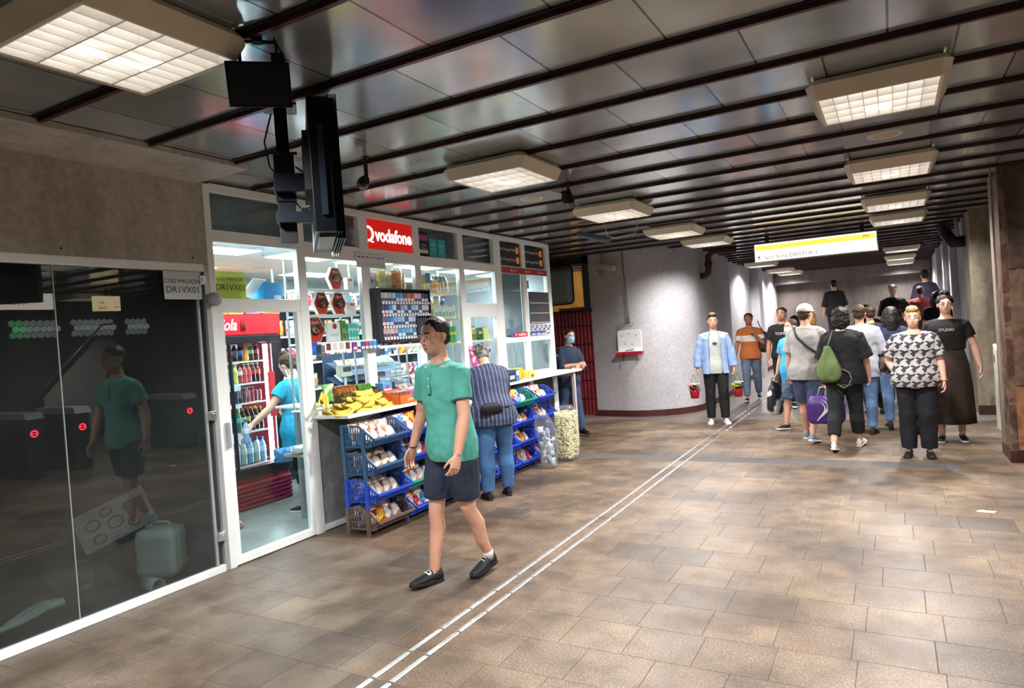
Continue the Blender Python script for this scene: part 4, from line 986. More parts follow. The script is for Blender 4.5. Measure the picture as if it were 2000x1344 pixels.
# snack bags at the top of bay three
shelf_unit(5.40, 6.13, [2.22], 'shelf of colourful snack bags under the red sign')
for i, (c, c2, w_) in enumerate([('4a90d0', 'e89030', .10), ('e0d8d8', 'c8509a', .17), ('d8e0c0', 'e8c030', .17), ('e0dcc8', 'd8b840', .16), ('e0a058', 'd06848', .18), ('e8c868', 'b84838', .15)]):
    pouch(SX-.04*(i % 2), 5.43+.125*i, 2.222, w_, .25-.02*(i % 2), .09, c, c2, ['blue and orange', 'white and magenta', 'green and yellow', 'cream and yellow', 'orange', 'golden'][i]+' snack bag on the shelf under the red sign', i, rz=PI/2, group='snack bags under the red sign')
# bay four shelves
shelf_unit(6.27, 7.02, [1.345+.28, 1.92, 2.24], 'glass-fronted shelves of biscuits between the rack and the service window', m=mat('c8b088', .5))
for i, (y, w_, h_, c, b) in enumerate([(6.32, .05, .24, 'b8a8e0', 'e8e0f4'), (6.39, .05, .2, 'e8d850', 'f4f0b0'), (6.46, .09, .22, '4080c8', 'd8e4f0')]):
    carton(SX, y, 2.242, .08, w_, h_, c, ['lilac', 'yellow', 'blue'][i]+' upright carton at the left of the top biscuit shelf', bands=[(.1, .9, .2, .5, b)])
pouch(SX, 6.60, 2.242, .2, .15, .1, 'e8a860', 'd8d0c8', 'orange biscuit bag on the top biscuit shelf', 1, rz=PI/2)
for i in range(4): pouch(SX-.02, 6.70+.075*i, 2.242, .12, .22, .05, 'b0b8a0', '687860', '%s grey green coffee bag on the top biscuit shelf' % ORD[i], i, rz=PI/2+.4, rx=-.15, group='coffee bags')
for i in range(3): carton(SX, 6.34+.085*i, 1.922, .06, .075, .19, 'e8e0d4', '%s white juice carton from the left on the middle biscuit shelf' % ORD[i], bands=[(.15, .85, .15, .6, ['d89878', 'c87860', '88c070'][i])], name='juice_carton', cat='juice carton', group='white juice cartons')
for i in range(6): carton(SX, 6.60+.072*i, 1.922, .06, .065, .15+.02*(i % 2), 'eaf0f0', '%s white and green carton from the left on the middle biscuit shelf' % ORD[i], bands=[(.2, .8, .2, .55, ['90b8d8', '78c0a0', '98c070'][i % 3])], group='white and green cartons')
for i, c in enumerate(['d83838', 'd8d850', '3868c8']): pouch(SX-.09, 6.62+.14*i, 2.07, .1, .1, .05, c, 'e8e8c8', ['red', 'yellow', 'blue'][i]+' packet lying on top of the white and green cartons', i, rz=PI/2)
for i in range(6): carton(SX, 6.62+.066*i, 1.627, .06, .06, .2, '48a858', '%s green tea carton from the left on the lowest biscuit shelf' % ORD[i], bands=[(.1, .9, .5, .65, 'e0d850')], group='green tea cartons')
carton(SX+.02, 6.58, 1.627, .05, .05, .17, 'c83038', 'red carton at the left of the green tea cartons', bands=[(.2, .8, .3, .7, 'e8e8e8')])
# lower glass of bays two, three: sweets rack inside, scale and stacked blue cartons
t = thing('sweets_rack', 'sloping rack of wrapped sweets seen through the lower glass by the door', 'sweets rack', (-5.30, 5.98, 0))
g = MB()
for k in range(4): g.cbox((0, 0, .95+.16*k), (.34, .95, .012), ry=.45)
g.box(-.2, -.48, 0, -.18, .48, 1.6); g.build('frame', mat('3a5068', .5), t)
for k in range(4):
    for i in range(9):
        c = [('e0a0b8', 'f0e0e8'), ('88d0b8', 'e0f0e8'), ('9ab8e0', 'e8ecf4'), ('e8e0d0', 'c87868')][(k+i//3) % 4]
        pouch(-5.30+.05, 5.98-.42+.105*i, 1.0+.16*k-.03, .10, .13, .03, c[0], c[1], 'wrapped sweets bag %s along the %s tier of the sloping rack' % (ORD[i], ORD[3-k]), i, rz=PI/2, rx=-.9, group='bags on the sloping sweets rack', name='sweets_bag', cat='sweets bag')
t = thing('price_scale', 'cream electronic shop scale display on a stalk behind the glass', 'scale', (-4.80, 5.10, 1.117))
MB().tube([(0, 0, 0), (0, 0, .26)], .012, 8).build('stalk', mat('d8d8cc', .4), t); MB().box(-.05, -.08, .26, .03, .08, .38).build('display', mat('dcdccc', .4), t, bevel=.015); MB().box(.03, -.055, .31, .033, .06, .36).build('screen', mat('485860', .2), t)
MB().box(-.07, -.09, 0, .05, .09, .02).build('base', mat('d8d8cc', .4), t)
bi = 0
for col_, nn in enumerate([3, 5, 7, 9, 4]):
    for k in range(nn):
        bi += 1
        carton(-4.78, 5.58+.098*col_, 1.117+.040*k, .07, .09, .037, '8fa8c4', 'light blue carton %d up in the %s column of the stepped pile' % (k+1, ORD[col_]), bands=[(.06, .94, .15, .85, 'c4d4e4')], group='light blue cartons stacked behind the glass')
# oil bottles on the small window shelf of bay five
shelf_unit(7.23, 7.83, [1.635], 'little shelf of oil bottles in the service window')
for i in range(4):
    bottle(SX, 7.28+.055*i, 1.636, .19, .022, 'b', liq('7a8020'), C_('283828'), C_('c8b838'), '%s olive oil bottle from the left in the service window' % ORD[i], 'oil bottles in the service window')
carton(SX, 7.54, 1.636, .07, .10, .16, '28603c', 'dark green carton beside the oil bottles', bands=[(.1, .9, .5, .7, 'e0d048')]); carton(SX, 7.68, 1.636, .07, .13, .15, 'd8dc90', 'pale green carton at the right of the service window')
carton(KX-.09, 7.33, 1.52, .03, .14, .05, 'd83a30', 'red price card under the little window shelf', name='price_card', cat='price card')
# kiosk end bay: dark bracelet board and packs
t = thing('hook_board', 'dark grey board with rows of tiny hooks hanging in the kiosk end window', 'hook board', (KX+.004, 9.13, 2.02))
MB().box(0, -.33, -.21, .006, .33, .26).build('board', mat('4c4a4c', .6, ns=30, na=.3), t)
g = MB()
for z in (.10, -.05, -.19):
    for i in range(22): g.box(.006, -.30+.028*i, z-.012, .016, -.292+.028*i, z+.004)
for z in (.10, -.05, -.19): g.box(.006, -.30, z-.006, .008, .31, z)
g.build('hook_rail', mat('e0e0e0', .3), t)
for i in range(9): pack(KX+.018, 8.83+.072*i, 1.70, ['a08ca8', 'd0c8d8', '8878a0', 'd8d0dc'][i % 4], 'small lilac cigarette pack, %s of the row below the hook board' % ORD[i], 'lilac packs under the hook board', h=.09)
for i in range(4): pack(KX+.018, 8.85+.16*i, 1.645-.0, ['4a4a58', '3858b8', '48506c', 'd0d0d0'][i], 'big cigarette carton, %s of the four lowest in the kiosk end window' % ORD[i], 'big packs in the end window', w=.13, h=.05)
shelf_unit(8.81, 9.44, [1.635], 'white shelf inside the kiosk end window')
carton(-4.72, 8.92, 2.34, .02, .2, .12, '6a6098', 'small framed picture card in the kiosk end window', name='picture_card', cat='card', bands=[(.1, .45, .1, .9, '3a4890'), (.55, .9, .1, .9, 'c890b0')])
# papers inside the transom glass: mirrored yellow shop code and blue boxes
t = thing('sign', 'yellow green shop code card inside the transom above the kiosk door', 'sign', (-4.69, 3.74, 2.245))
MB().box(-.001, -.145, -.11, .001, .145, .11).build('card', mat('b8c040', .6), t); text('lettering', 'COD MAGAZIN', .038, tk, (.0015, 0, .05), FACE, t, .0003); text('lettering', 'DR1VX03', .07, tk, (.0015, 0, -.02), FACE, t, .0003)
shelf_unit(3.58, 4.40, [2.13], 'shelf above the kiosk door carrying blue cartons', up=2.1)
carton(-4.85, 4.25, 2.131, .16, .20, .16, '2f90d0', 'blue carton with an open white flap above the kiosk door', bands=[(.5, .9, .1, .3, 'd8e8f0')])
tag(MB().cbox((0, 0, .09), (.20, .22, .006), ry=-.8, rz=.4).build('carton_flap', mat('e4eaea', .6), loc=(-4.80, 4.05, 2.15)), 'open pale carton flap sticking up above the kiosk door', 'carton')
# shelving on the kiosk back wall
def wall_shelves(y0, y1, label):
    t = thing('wall_shelves', label, 'shelves', (-6.75, (y0+y1)/2, 0))
    for z in (.35, .75, 1.15, 1.5, 1.85, 2.2): MB().box(-.28, -(y1-y0)/2, z-.02, .14, (y1-y0)/2, z).build('shelf', M['white'], t)
    MB().box(-.29, -(y1-y0)/2, 0, -.28, (y1-y0)/2, 2.4).build('back_panel', mat('3c444c', .5), t)
for k, (a, b, s_) in enumerate([(5.55, 6.7, 'beside the fridge'), (6.75, 7.9, 'in the middle of the kiosk'), (7.95, 9.4, 'at the far end of the kiosk')]):
    wall_shelves(a, b, 'stocked white wall shelves %s' % s_)
    for zi, z in enumerate((.35, .75, 1.15, 1.5, 1.85, 2.2)):
        n = int((b-a)/.17)
        for i in range(n):
            c = snack[(i*3+zi*2+k) % 10]; c = (c[0], c[1])
            pouch(-6.68+.03*(i % 2), a+.1+.165*i, z+.001, .15, .2, .08, c[0], c[1], 'packet %s from left, %s shelf up, wall shelves %s' % (ORD[i], ORD[zi], s_), i+zi, rz=PI/2+R_.uniform(-.2, .2), group='packets on the wall shelves', name='snack_packet', cat='packet')
# low shelf and box beside the door, floor carton
t = thing('side_table', 'small white shelf table just inside the door, beside the saleswoman', 'table', (-5.0, 4.74, 0))
MB().box(-.22, -.18, 1.13, .16, .08, 1.15).build('top', M['white'], t); MB().box(-.2, -.16, .66, .16, .06, .69).build('lower_shelf', mat('a8a49c', .5), t); MB().box(-.21, .04, 0, -.17, .08, 1.13).box(.12, .04, 0, .16, .08, 1.13).build('leg', M['grey_frame'], t)
MB().tube([(.0, -.10, 1.15), (-.06, -.16, 1.5)], .005, 8).build('prop_rod', mat('b8c0c4', .4), t)
pouch(-5.0, 4.66, .692, .26, .08, .22, 'e8ecee', 'd8e0e4', 'folded white plastic bags on the lower shelf inside the door', 1, rz=PI/2, name='bag_stack', cat='plastic bags')
carton(-4.9, 4.74, .80, .12, .10, .22, 'eceeec', 'white upright carton over the folded bags inside the door')
pouch(-5.22, 4.62, .60, .2, .14, .12, '3888c8', '58a8e0', 'blue plastic bag beside the folded white bags', 0, rz=1.2, name='bag_stack', cat='plastic bags')
pouch(-5.50, 4.25, .06, .36, .3, .09, 'b83040', 'd88088', 'red pack of bottles in film lying on the kiosk floor', 1, rz=PI/2+.4, rx=-PI/2+.05, name='shrink_pack', cat='pack')
carton(-5.95, 5.75, .01, .3, .3, .45, 'd8ccb4', 'cream carton on the floor beyond the fridge')
# ================================================================ PEOPLE
def V(*a): return Vector(a)
SK = {'light': mat('c89880', .5, ns=30, na=.05), 'fair': mat('d8ab94', .5, ns=30, na=.05), 'tan': mat('a8745a', .5, ns=30, na=.06)}
def fabric(c, c2=None, ns=5, na=.1, thr=.5, bump=.9, bs=10): return mat(c, .85, ns=ns, na=na, bump=bump, bs=bs, col2=c2, thr=thr)
EYEW, EYED, LIPM = mat('d8d4cc', .3), mat('1c1410', .2), mat('9c6456', .5)
def cap_limb(mb, pts, rs, n=12, side=None, flat=1.0, cap0=True, cap1=True):
    """tapered limb with rounded ends"""
    pts = [Vector(p) for p in pts]
    a = [pts[0]]; r = [rs[0]]
    if cap0:
        d = (pts[0]-pts[1]).normalized(); a = [pts[0]+d*rs[0]*.95, pts[0]+d*rs[0]*.6, pts[0]]; r = [rs[0]*.25, rs[0]*.78, rs[0]]
    for i in range(1, len(pts)): a.append(pts[i]); r.append(rs[i])
    if cap1:
        d = (pts[-1]-pts[-2]).normalized(); a += [pts[-1]+d*rs[-1]*.6, pts[-1]+d*rs[-1]*.95]; r += [rs[-1]*.78, rs[-1]*.25]
    return mb.tube(a, r, n)
def sdir(v): return Vector(v).normalized()
class Fig:
    """a person: skeleton from joint directions; local +Y is forward, +X is the person's right"""
    def __init__(s, H=1.72, lean=0., leanside=0., turn=0., twist=0., head=(0, 0), legs=None, arms=None, build=1.0, skin='light', vox=.008, hs=1.04):
        s.k = k = H/1.725; s.hs = hs; s.b = build; s.skin = SK[skin]; s.vox = vox
        s.R = V(1, 0, 0); s.pel = V(0, 0, .95*k)
        up = V(math.sin(leanside), math.sin(lean), math.cos(lean)).normalized(); s.up = up
        s.fw = V(0, math.cos(lean), -math.sin(lean)).normalized()
        ct, st = math.cos(twist), math.sin(twist)
        s.sr = (V(ct, -st, 0)); s.sr = (s.sr - up*s.sr.dot(up)).normalized(); s.sf = up.cross(s.sr)
        s.waist = s.pel+up*.14*k; s.chest = s.pel+up*.34*k; s.shc = s.pel+up*.445*k; s.nb = s.pel+up*.54*k
        hp, hy = head
        s.hup = (up*math.cos(hp)+s.sf*math.sin(hp)).normalized()
        hf = (s.sf*math.cos(hp)-up*math.sin(hp)); s.hf = (hf*math.cos(hy)+s.sr*math.sin(hy)).normalized(); s.hr = s.hf.cross(s.hup)
        s.hc = s.nb+up*.015*k+s.hup*.125*k*hs+s.hf*.012*k
        legs = legs or [(0, 0, 0), (0, 0, 0)]
        s.hip, s.kn, s.an, s.toe, s.ft = [], [], [], [], []
        for sd, L in zip((1, -1), legs):
            th, kf, ab = L[:3]; fy = L[3] if len(L) > 3 else .12; lift = L[4] if len(L) > 4 else None
            h = s.pel+V(sd*.09*k, 0, -.03*k); d = V(sd*math.sin(ab), math.sin(th), -math.cos(th)).normalized(); kn = h+d*.425*k
            sh = th-kf; d2 = V(sd*math.sin(ab)*.6, math.sin(sh), -math.cos(sh)).normalized(); an = kn+d2*.415*k
            fp = lift if lift is not None else 0.
            f = V(sd*math.sin(fy), math.cos(fy)*math.cos(fp), math.sin(fp)).normalized()
            s.hip.append(h); s.kn.append(kn); s.an.append(an); s.ft.append(f)
        s.sh, s.el, s.wr, s.hd = [], [], [], []
        arms = arms or [((.15, 0, -1), (.1, .15, -1)), ((.15, 0, -1), (.1, .15, -1))]
        for sd, A in zip((1, -1), arms):
            sp = s.shc+s.sr*sd*.168*k*(.92+.08*build); ua = V(A[0][0]*sd, A[0][1], A[0][2]).normalized(); fa = V(A[1][0]*sd, A[1][1], A[1][2]).normalized()
            e = sp+ua*.285*k; w_ = e+fa*.245*k; s.sh.append(sp); s.el.append(e); s.wr.append(w_)
            hd = A[2] if len(A) > 2 else None; s.hd.append(V(hd[0]*sd, hd[1], hd[2]).normalized() if hd else fa)
        lo = min([a.z+min(0, f.z*.17*k) for a, f in zip(s.an, s.ft)]); s.dz = -(lo-.085*k)
        for l in (s.hip, s.kn, s.an, s.sh, s.el, s.wr):
            for p in l: p.z += s.dz
        for nme in ('pel', 'waist', 'chest', 'shc', 'nb', 'hc'): getattr(s, nme).z += s.dz
    def root(s, x, y, head, label, group=None, z=0):
        s.t = thing('person', label, 'person', (x, y, z), head, group); s.body(); return s.t
    def torso(s, mb, inf, z0=-.10, z1=.50, belly=0., hem=1.0, n=20, neck=True, chestf=1.0):
        """torso loft between heights along the spine; inf = clearance of the cloth"""
        k = s.k; b = s.b
        prof = [(-.14, .155, .105), (-.08, .165, .115), (0, .168, .118), (.07, .158, .108), (.14, .145, .10), (.22, .152, .108), (.32, .168, .118*chestf), (.40, .176, .112*chestf), (.44, .172, .100), (.468, .150, .088), (.49, .118, .076), (.512, .086, .066), (.545, .060, .058)]
        def at(z):
            for (a, x1, y1), (c, x2, y2) in zip(prof, prof[1:]):
                if a <= z <= c: t = (z-a)/(c-a); return x1+(x2-x1)*t, y1+(y2-y1)*t
            return (prof[0][1:] if z < prof[0][0] else prof[-1][1:])
        m = max(8, int((z1-z0)/.035)); rings = []
        for i in range(m+1):
            z = z0+(z1-z0)*i/m; rx, ry = at(z); bw = belly*math.exp(-((z-.08)/.13)**2)
            f = 1+(hem-1)*max(0, min(1, (.25-z)/.3))
            upw = min(1, max(0, (z+.05)/.25)); R = (s.R*(1-upw)+s.sr*upw).normalized()
            F = (s.up.cross(R)).normalized() if upw > 0 else V(0, 1, 0); F = F if F.y > 0 or abs(s.up.z) < .5 else F
            c = s.pel+(s.up*z if z > 0 else V(0, 0, z))*k+F*bw*k*.6
            lim = .9+.1*b
            rings.append(mb.oval(c, R*(rx*(b*.8+.2)+inf+bw*.3)*k*f, F*(ry*b+inf+bw*.5)*k*f, n))
        mb.loft(rings)
    def arm(s, mb, i, inf, t1=1., flare=0.):
        """sleeve: t1 from 0 (shoulder) .. .53 elbow .. 1 wrist"""
        k = s.k; b = .7+.3*s.b; sh, el, wr = s.sh[i], s.el[i], s.wr[i]
        pts = [(sh+s.sr*(-.05 if i == 0 else .05)*k+s.up*.002*k, .046*b), (sh, .050*b), (sh.lerp(el, .35), .050*b), (sh.lerp(el, .75), .043*b), (el, .041*b), (el.lerp(wr, .3), .042*b), (el.lerp(wr, .7), .033*b), (wr, .027*b)]
        ts = [-.1, 0, .18, .4, .53, .67, .86, 1.]
        P, Rr = [], []
        for j, (p, r) in enumerate(pts):
            if ts[j] <= t1: P.append(p); Rr.append((r+inf*(1 if j else .6)+flare*max(0, ts[j]))*k)
            else:
                u = (t1-ts[j-1])/(ts[j]-ts[j-1]); q, r0 = pts[j-1]; P.append(Vector(q).lerp(p, u)); Rr.append((r0+(r-r0)*u+inf+flare*t1)*k); break
        cap_limb(mb, P, Rr, 12, cap0=True, cap1=False)
    def traps(s, mb, inf):
        k = s.k
        for i in (0, 1): cap_limb(mb, [s.nb-s.up*.055*k, s.nb.lerp(s.sh[i], .5)-s.up*.028*k, s.sh[i]+s.up*.0*k], [(.042+inf)*k, (.046+inf)*k, (.046+inf)*k], 12)
    def leg(s, mb, i, inf, t1=1., flare=0.):
        k = s.k; b = .6+.4*s.b; h, kn, an = s.hip[i], s.kn[i], s.an[i]
        up = V(0, 0, .0*k)
        back = V(0, -.018*k, 0)
        pts = [(h+up, .072*b), (h.lerp(kn, .15), .084*b), (h.lerp(kn, .5), .076*b), (h.lerp(kn, .85), .058*b), (kn, .056*b), (kn.lerp(an, .12), .052*b), (kn.lerp(an, .35)+back, .055*b), (kn.lerp(an, .7), .042*b), (an+V(0, 0, .02*k), .034*b), (an, .033*b)]
        ts = [0, .08, .25, .43, .5, .56, .68, .85, .96, 1.]
        P, Rr = [], []
        for j, (p, r) in enumerate(pts):
            if ts[j] <= t1: P.append(p); Rr.append((r+inf+flare*ts[j])*k)
            else:
                u = (t1-ts[j-1])/(ts[j]-ts[j-1]); q, r0 = pts[j-1]; P.append(Vector(q).lerp(p, u)); Rr.append((r0+(r-r0)*u+inf+flare*t1)*k); break
        cap_limb(mb, P, Rr, 14, cap0=True, cap1=False)
    def hand(s, mb, i):
        k = s.k; w = s.wr[i]; d = s.hd[i]; sd = 1 if i == 0 else -1
        curl = getattr(s, 'curl', [.35, .35])[i]
        # palm faces the body (towards -x*sd) when hanging
        palm_n = V(-sd, 0, 0); palm_n = (palm_n-d*palm_n.dot(d)); palm_n = palm_n.normalized() if palm_n.length > .2 else V(0, 0, -1)
        if hasattr(s, 'palm') and s.palm[i]: palm_n = (Vector(s.palm[i])-d*Vector(s.palm[i]).dot(d)).normalized()
        side = d.cross(palm_n)*sd           # towards the thumb (forward)
        if side.y < 0 and not (hasattr(s, 'palm') and s.palm[i]): side = -side
        rings = []
        for t, a, b in ((-.01, .024, .020), (.02, .033, .017), (.05, .042, .016), (.075, .043, .014), (.09, .040, .012)):
            rings.append(mb.oval(w+d*t*k, side*a*k, palm_n*b*k, 12))
        mb.loft(rings)
        fr_ = .0088*k if s.vox > .0055 else .0080*k
        for j, (o, L) in enumerate(((.032, .068), (.011, .078), (-.011, .072), (-.031, .058))):
            p = w+d*.082*k+side*o*k; dd = d+side*o*1.2; dd.normalize(); pts = [p-dd*.02*k, p]; c = curl*(1+.12*j)
            ax = dd
            for seg in range(3):
                ang = c*(seg+.6); v_ = (ax*math.cos(ang)+palm_n*math.sin(ang)).normalized(); pts.append(pts[-1]+v_*L*k*(.42, .32, .26)[seg])
            cap_limb(mb, pts, [fr_*1.05, fr_*1.05, fr_, fr_*.95, fr_*.85], 8)
        p = w+d*.022*k+side*.026*k; v1 = (d*.75+side*.62+palm_n*.25).normalized(); v2 = (d*.95+side*.2+palm_n*(.25+curl*.4)).normalized()
        cap_limb(mb, [p-v1*.01*k, p+v1*.03*k, p+v1*.045*k+v2*.022*k, p+v1*.045*k+v2*.042*k], [fr_*1.5, fr_*1.3, fr_*1.05, fr_*.9], 8)
    def body(s):
        k = s.k; mb = MB(); s.torso(mb, 0, -.14, .545); s.traps(mb, 0)
        cap_limb(mb, [s.nb-s.up*.05*k, s.nb+s.up*.04*k, s.hc-s.hup*.05*k-s.hf*.015*k], [.062*k, .054*k, .052*k], 14)
        c, F, U, Rr = s.hc, s.hf, s.hup, s.hr; kb, k = k, k*s.hs
        def hb(dx, dy, dz, r, sx=1, sy=1, sz=1):
            m = Matrix((Rr, F, U)).transposed(); mb.ball(c+(Rr*dx+F*dy+U*dz)*k, r*k, 3, (sx, sy, sz), m)
        hb(0, -.012, .025, .088, .86, 1.06, .98); hb(0, .025, -.035, .066, .88, .98, 1.15); hb(0, .045, -.082, .030, 1.05, .8, .75)
        hb(0, .060, .022, .05, 1.15, .55, .6)
        mb.loft([mb.oval(c+(F*.082+U*.022)*k, Rr*.008*k, U*.010*k, 8), mb.oval(c+(F*.098+U*-.004)*k, Rr*.011*k, U*.012*k, 8), mb.oval(c+(F*.104+U*-.018)*k, Rr*.014*k, U*.010*k, 8), mb.oval(c+(F*.082+U*-.028)*k, Rr*.015*k, U*.006*k, 8)])
        for sd in (1, -1): hb(sd*.040, .058, -.018, .022, 1, .7, .8); hb(sd*.076, -.008, -.002, .022, .35, .75, 1.25)
        hb(0, .080, -.052, .013, 1.35, .6, .35); k = kb
        for i in (0, 1):
            s.arm(mb, i, 0); s.hand(mb, i); s.leg(mb, i, 0)
            a, f = s.an[i], s.ft[i]; side = f.cross(V(0, 0, 1)).normalized(); dn = side.cross(f)*-1
            dn = V(0, 0, -1) - f*V(0, 0, -1).dot(f); dn.normalize()
            mb.loft([mb.oval(a-f*.045*k+dn*.03*k, side*.02*k, dn*.03*k, 10), mb.oval(a+dn*.03*k, side*.030*k, dn*.045*k, 10), mb.oval(a+f*.08*k+dn*.05*k, side*.036*k, dn*.028*k, 10), mb.oval(a+f*.15*k+dn*.063*k, side*.036*k, dn*.016*k, 10)])
        o = mb.build('body', s.skin, s.t, smooth=True); s.rem(o, s.vox, 2); s.bo = o
        k = s.k*s.hs
        for sd in (1, -1):
            e = MB(); m = Matrix((Rr, F, U)).transposed(); p = c+(Rr*.030*sd+F*.0755+U*.018)*k
            e.ball(p, .0125*k, 2, (1.15, .6, .62), m, 0); e.ball(p+F*.0062*k, .0052*k, 2, (1, .5, 1), m, 1); e.build('eye', [EYEW, EYED], s.t, smooth=True)
        return o
    def rem(s, o, vox, sm=2, disp=0., ds=.12):
        m = o.modifiers.new('remesh', 'REMESH'); m.mode = 'VOXEL'; m.voxel_size = vox; m.use_smooth_shade = True
        if disp:
            tx = bpy.data.textures.new('folds', 'CLOUDS'); tx.noise_scale = ds; tx.noise_depth = 1
            d = o.modifiers.new('folds', 'DISPLACE'); d.texture = tx; d.strength = disp; d.mid_level = .5; d.texture_coords = 'LOCAL'
        if sm: q = o.modifiers.new('smooth', 'SMOOTH'); q.factor = .5; q.iterations = sm
    def top(s, m, name='shirt', sleeve=.3, inf=.016, z0=-.07, z1=.52, belly=0., hem=1.05, flare=.012, disp=.010, label=None, chestf=1.0, sl=True):
        mb = MB(); s.torso(mb, inf+.006, z0, z1, belly, hem*1.06, chestf=chestf)
        if sl:
            for i in (0, 1): s.arm(mb, i, inf*.9, sleeve, flare)
            s.traps(mb, inf*.8)
        o = mb.build(name, m, s.t, smooth=True, label=label); s.rem(o, max(.008, s.vox), 2, disp, .11); return o
    def bottom(s, m, name='trousers', t1=.97, inf=.014, z1=.10, flare=0., disp=.008, label=None):
        mb = MB(); s.torso(mb, inf*.5+.005, -.12, z1, 0, 1.0)
        mb.ball(s.pel+V(0, 0, -.09*s.k), .10*s.k, 2, (1.3, .95, .8))
        for i in (0, 1): s.leg(mb, i, inf, t1, flare)
        o = mb.build(name, m, s.t, smooth=True, label=label); s.rem(o, max(.008, s.vox), 2, disp, .10); return o
    def shoes(s, mu, ms, high=0.):
        k = s.k
        for i in (0, 1):
            a, f = s.an[i], s.ft[i]; side = f.cross(V(0, 0, 1)).normalized(); dn = (V(0, 0, -1)-f*V(0, 0, -1).dot(f)).normalized()
            base = a+dn*.085*k
            def out(off, sc_): return [base+dn*off+f*(x*k)+side*(y*k*sc_) for x, y in ((-.075, 0), (-.066, .026), (-.03, .034), (.03, .034), (.09, .046), (.14, .047), (.175, .036), (.195, .012), (.195, -.012), (.175, -.034), (.14, -.044), (.09, -.042), (.03, -.033), (-.03, -.034), (-.066, -.026))]
            g = MB(); g.prism(out(0, 1), dn*-.024*k)
            u = MB(); rings = []
            for x, w_, h in ((-.068, .018, .045), (-.055, .031, .085+high), (-.03, .035, .095+high), (.01, .036, .092+high), (.05, .038, .072), (.09, .043, .055), (.13, .043, .043), (.165, .034, .034), (.188, .018, .02)):
                c = base+f*x*k; pts = []
                for q in range(14):
                    an = 2*PI*q/14; yy = math.cos(an)*w_*k; zz = (math.sin(an)*.5+.5)*h*k+.012*k
                    pts.append(c+side*yy*(1 if math.sin(an) < .3 else .72)-dn*zz)
                rings.append(pts)
            u.loft(rings); so = u.build('shoe', mu, s.t, smooth=True); md = so.modifiers.new('sub', 'SUBSURF'); md.levels = 1; md.render_levels = 1
            g.build('sole', ms, so, bevel=.006*k)
            l = MB()
            for q in range(3): l.tube([base+f*(.045+.022*q)*k+side*.02*k-dn*(.080-.012*q)*k, base+f*(.045+.022*q)*k-dn*(.088-.012*q)*k, base+f*(.045+.022*q)*k-side*.02*k-dn*(.080-.012*q)*k], .0028*k, 5)
            l.build('lace', ms if mu is not ms else M['white'], so)
    def hair(s, m, style='short', label=None, disp=.012):
        k = s.k*s.hs; c, F, U, Rr = s.hc, s.hf, s.hup, s.hr; mb = MB(); mt = Matrix((Rr, F, U)).transposed()
        def hb(dx, dy, dz, r, sx=1, sy=1, sz=1): mb.ball(c+(Rr*dx+F*dy+U*dz)*k, r*k, 3, (sx, sy, sz), mt)
        if style in ('short', 'quiff', 'curly', 'bald'):
            hb(0, -.024, .045, .089, .93, 1.02, .86); hb(0, -.05, .0, .075, .95, .75, 1.0)
            if style == 'quiff': hb(0, .035, .105, .045, 1.3, 1.0, .7); hb(0, -.01, .105, .06, 1.1, 1.1, .7)
            if style == 'curly':
                for q in range(26):
                    a = R_.uniform(0, 2*PI); e = R_.uniform(-.1, 1.4); hb(.082*math.cos(a)*math.cos(e), -.025-abs(.085*math.sin(a)*math.cos(e)) if e < .6 else -.02+.07*math.sin(a)*math.cos(e), .035+.085*math.sin(e), .026)
        elif style == 'bob':
            hb(0, -.022, .045, .097, .98, 1.03, .92); hb(0, -.055, -.03, .09, 1.05, .75, 1.2)
            for sd in (1, -1): hb(sd*.075, -.01, -.03, .045, .6, 1.1, 1.7)
        elif style == 'long':
            hb(0, -.022, .045, .096, .98, 1.03, .92)
            cap_limb(mb, [c+(F*-.06+U*.03)*k, c+(F*-.075+U*-.08)*k, c+(F*-.07+U*-.2)*k, c+(F*-.05+U*-.3)*k], [.085*k, .088*k, .075*k, .045*k])
            for sd in (1, -1): cap_limb(mb, [c+(Rr*.07*sd+U*.04)*k, c+(Rr*.085*sd+F*-.01+U*-.07)*k, c+(Rr*.08*sd+F*-.02+U*-.18)*k], [.035*k, .04*k, .025*k])
        elif style == 'bun':
            hb(0, -.022, .045, .092, .95, 1.02, .88); hb(0, -.05, 0, .075, 1, .75, 1); hb(0, -.02, .135, .045, 1.2, 1, .8)
        o = mb.build('hair', m, s.t, smooth=True, label=label); s.rem(o, .007, 1, disp, .03); return o
    def brows(s, m):
        k = s.k*s.hs; c, F, U, Rr = s.hc, s.hf, s.hup, s.hr
        for sd in (1, -1):
            MB().tube([c+(Rr*sd*.014+F*.0865+U*.036)*k, c+(Rr*sd*.032+F*.084+U*.041)*k, c+(Rr*sd*.048+F*.074+U*.036)*k], [.0035*k, .0042*k, .0025*k], 6).build('eyebrow', m, s.t)
        MB().ball(c+(F*.0875+U*-.052)*k, .013*k, 2, (1.5, .38, .34), Matrix((Rr, F, U)).transposed()).build('lips', LIPM, s.t, smooth=True)
    def mask(s, m):
        k = s.k*s.hs; c, F, U, Rr = s.hc, s.hf, s.hup, s.hr; g = MB()
        for zi in range(6):
            for xi in range(8):
                def q(a, b):
                    an = -1.15+2.3*a/8; zz = .012-.10*b/6; rad = .082+.026*math.exp(-((zz+.035)/.04)**2)*math.cos(an)**2
                    return c+(Rr*math.sin(an)*(.07)+F*(rad*math.cos(an)*1.06+.008)+U*zz)*k
                g.face([q(xi, zi), q(xi+1, zi), q(xi+1, zi+1), q(xi, zi+1)])
        bmesh.ops.remove_doubles(g.b, verts=g.b.verts, dist=1e-6)
        o = g.build('face_mask', m, s.t, smooth=True); so = o.modifiers.new('s', 'SOLIDIFY'); so.thickness = .003
        return o
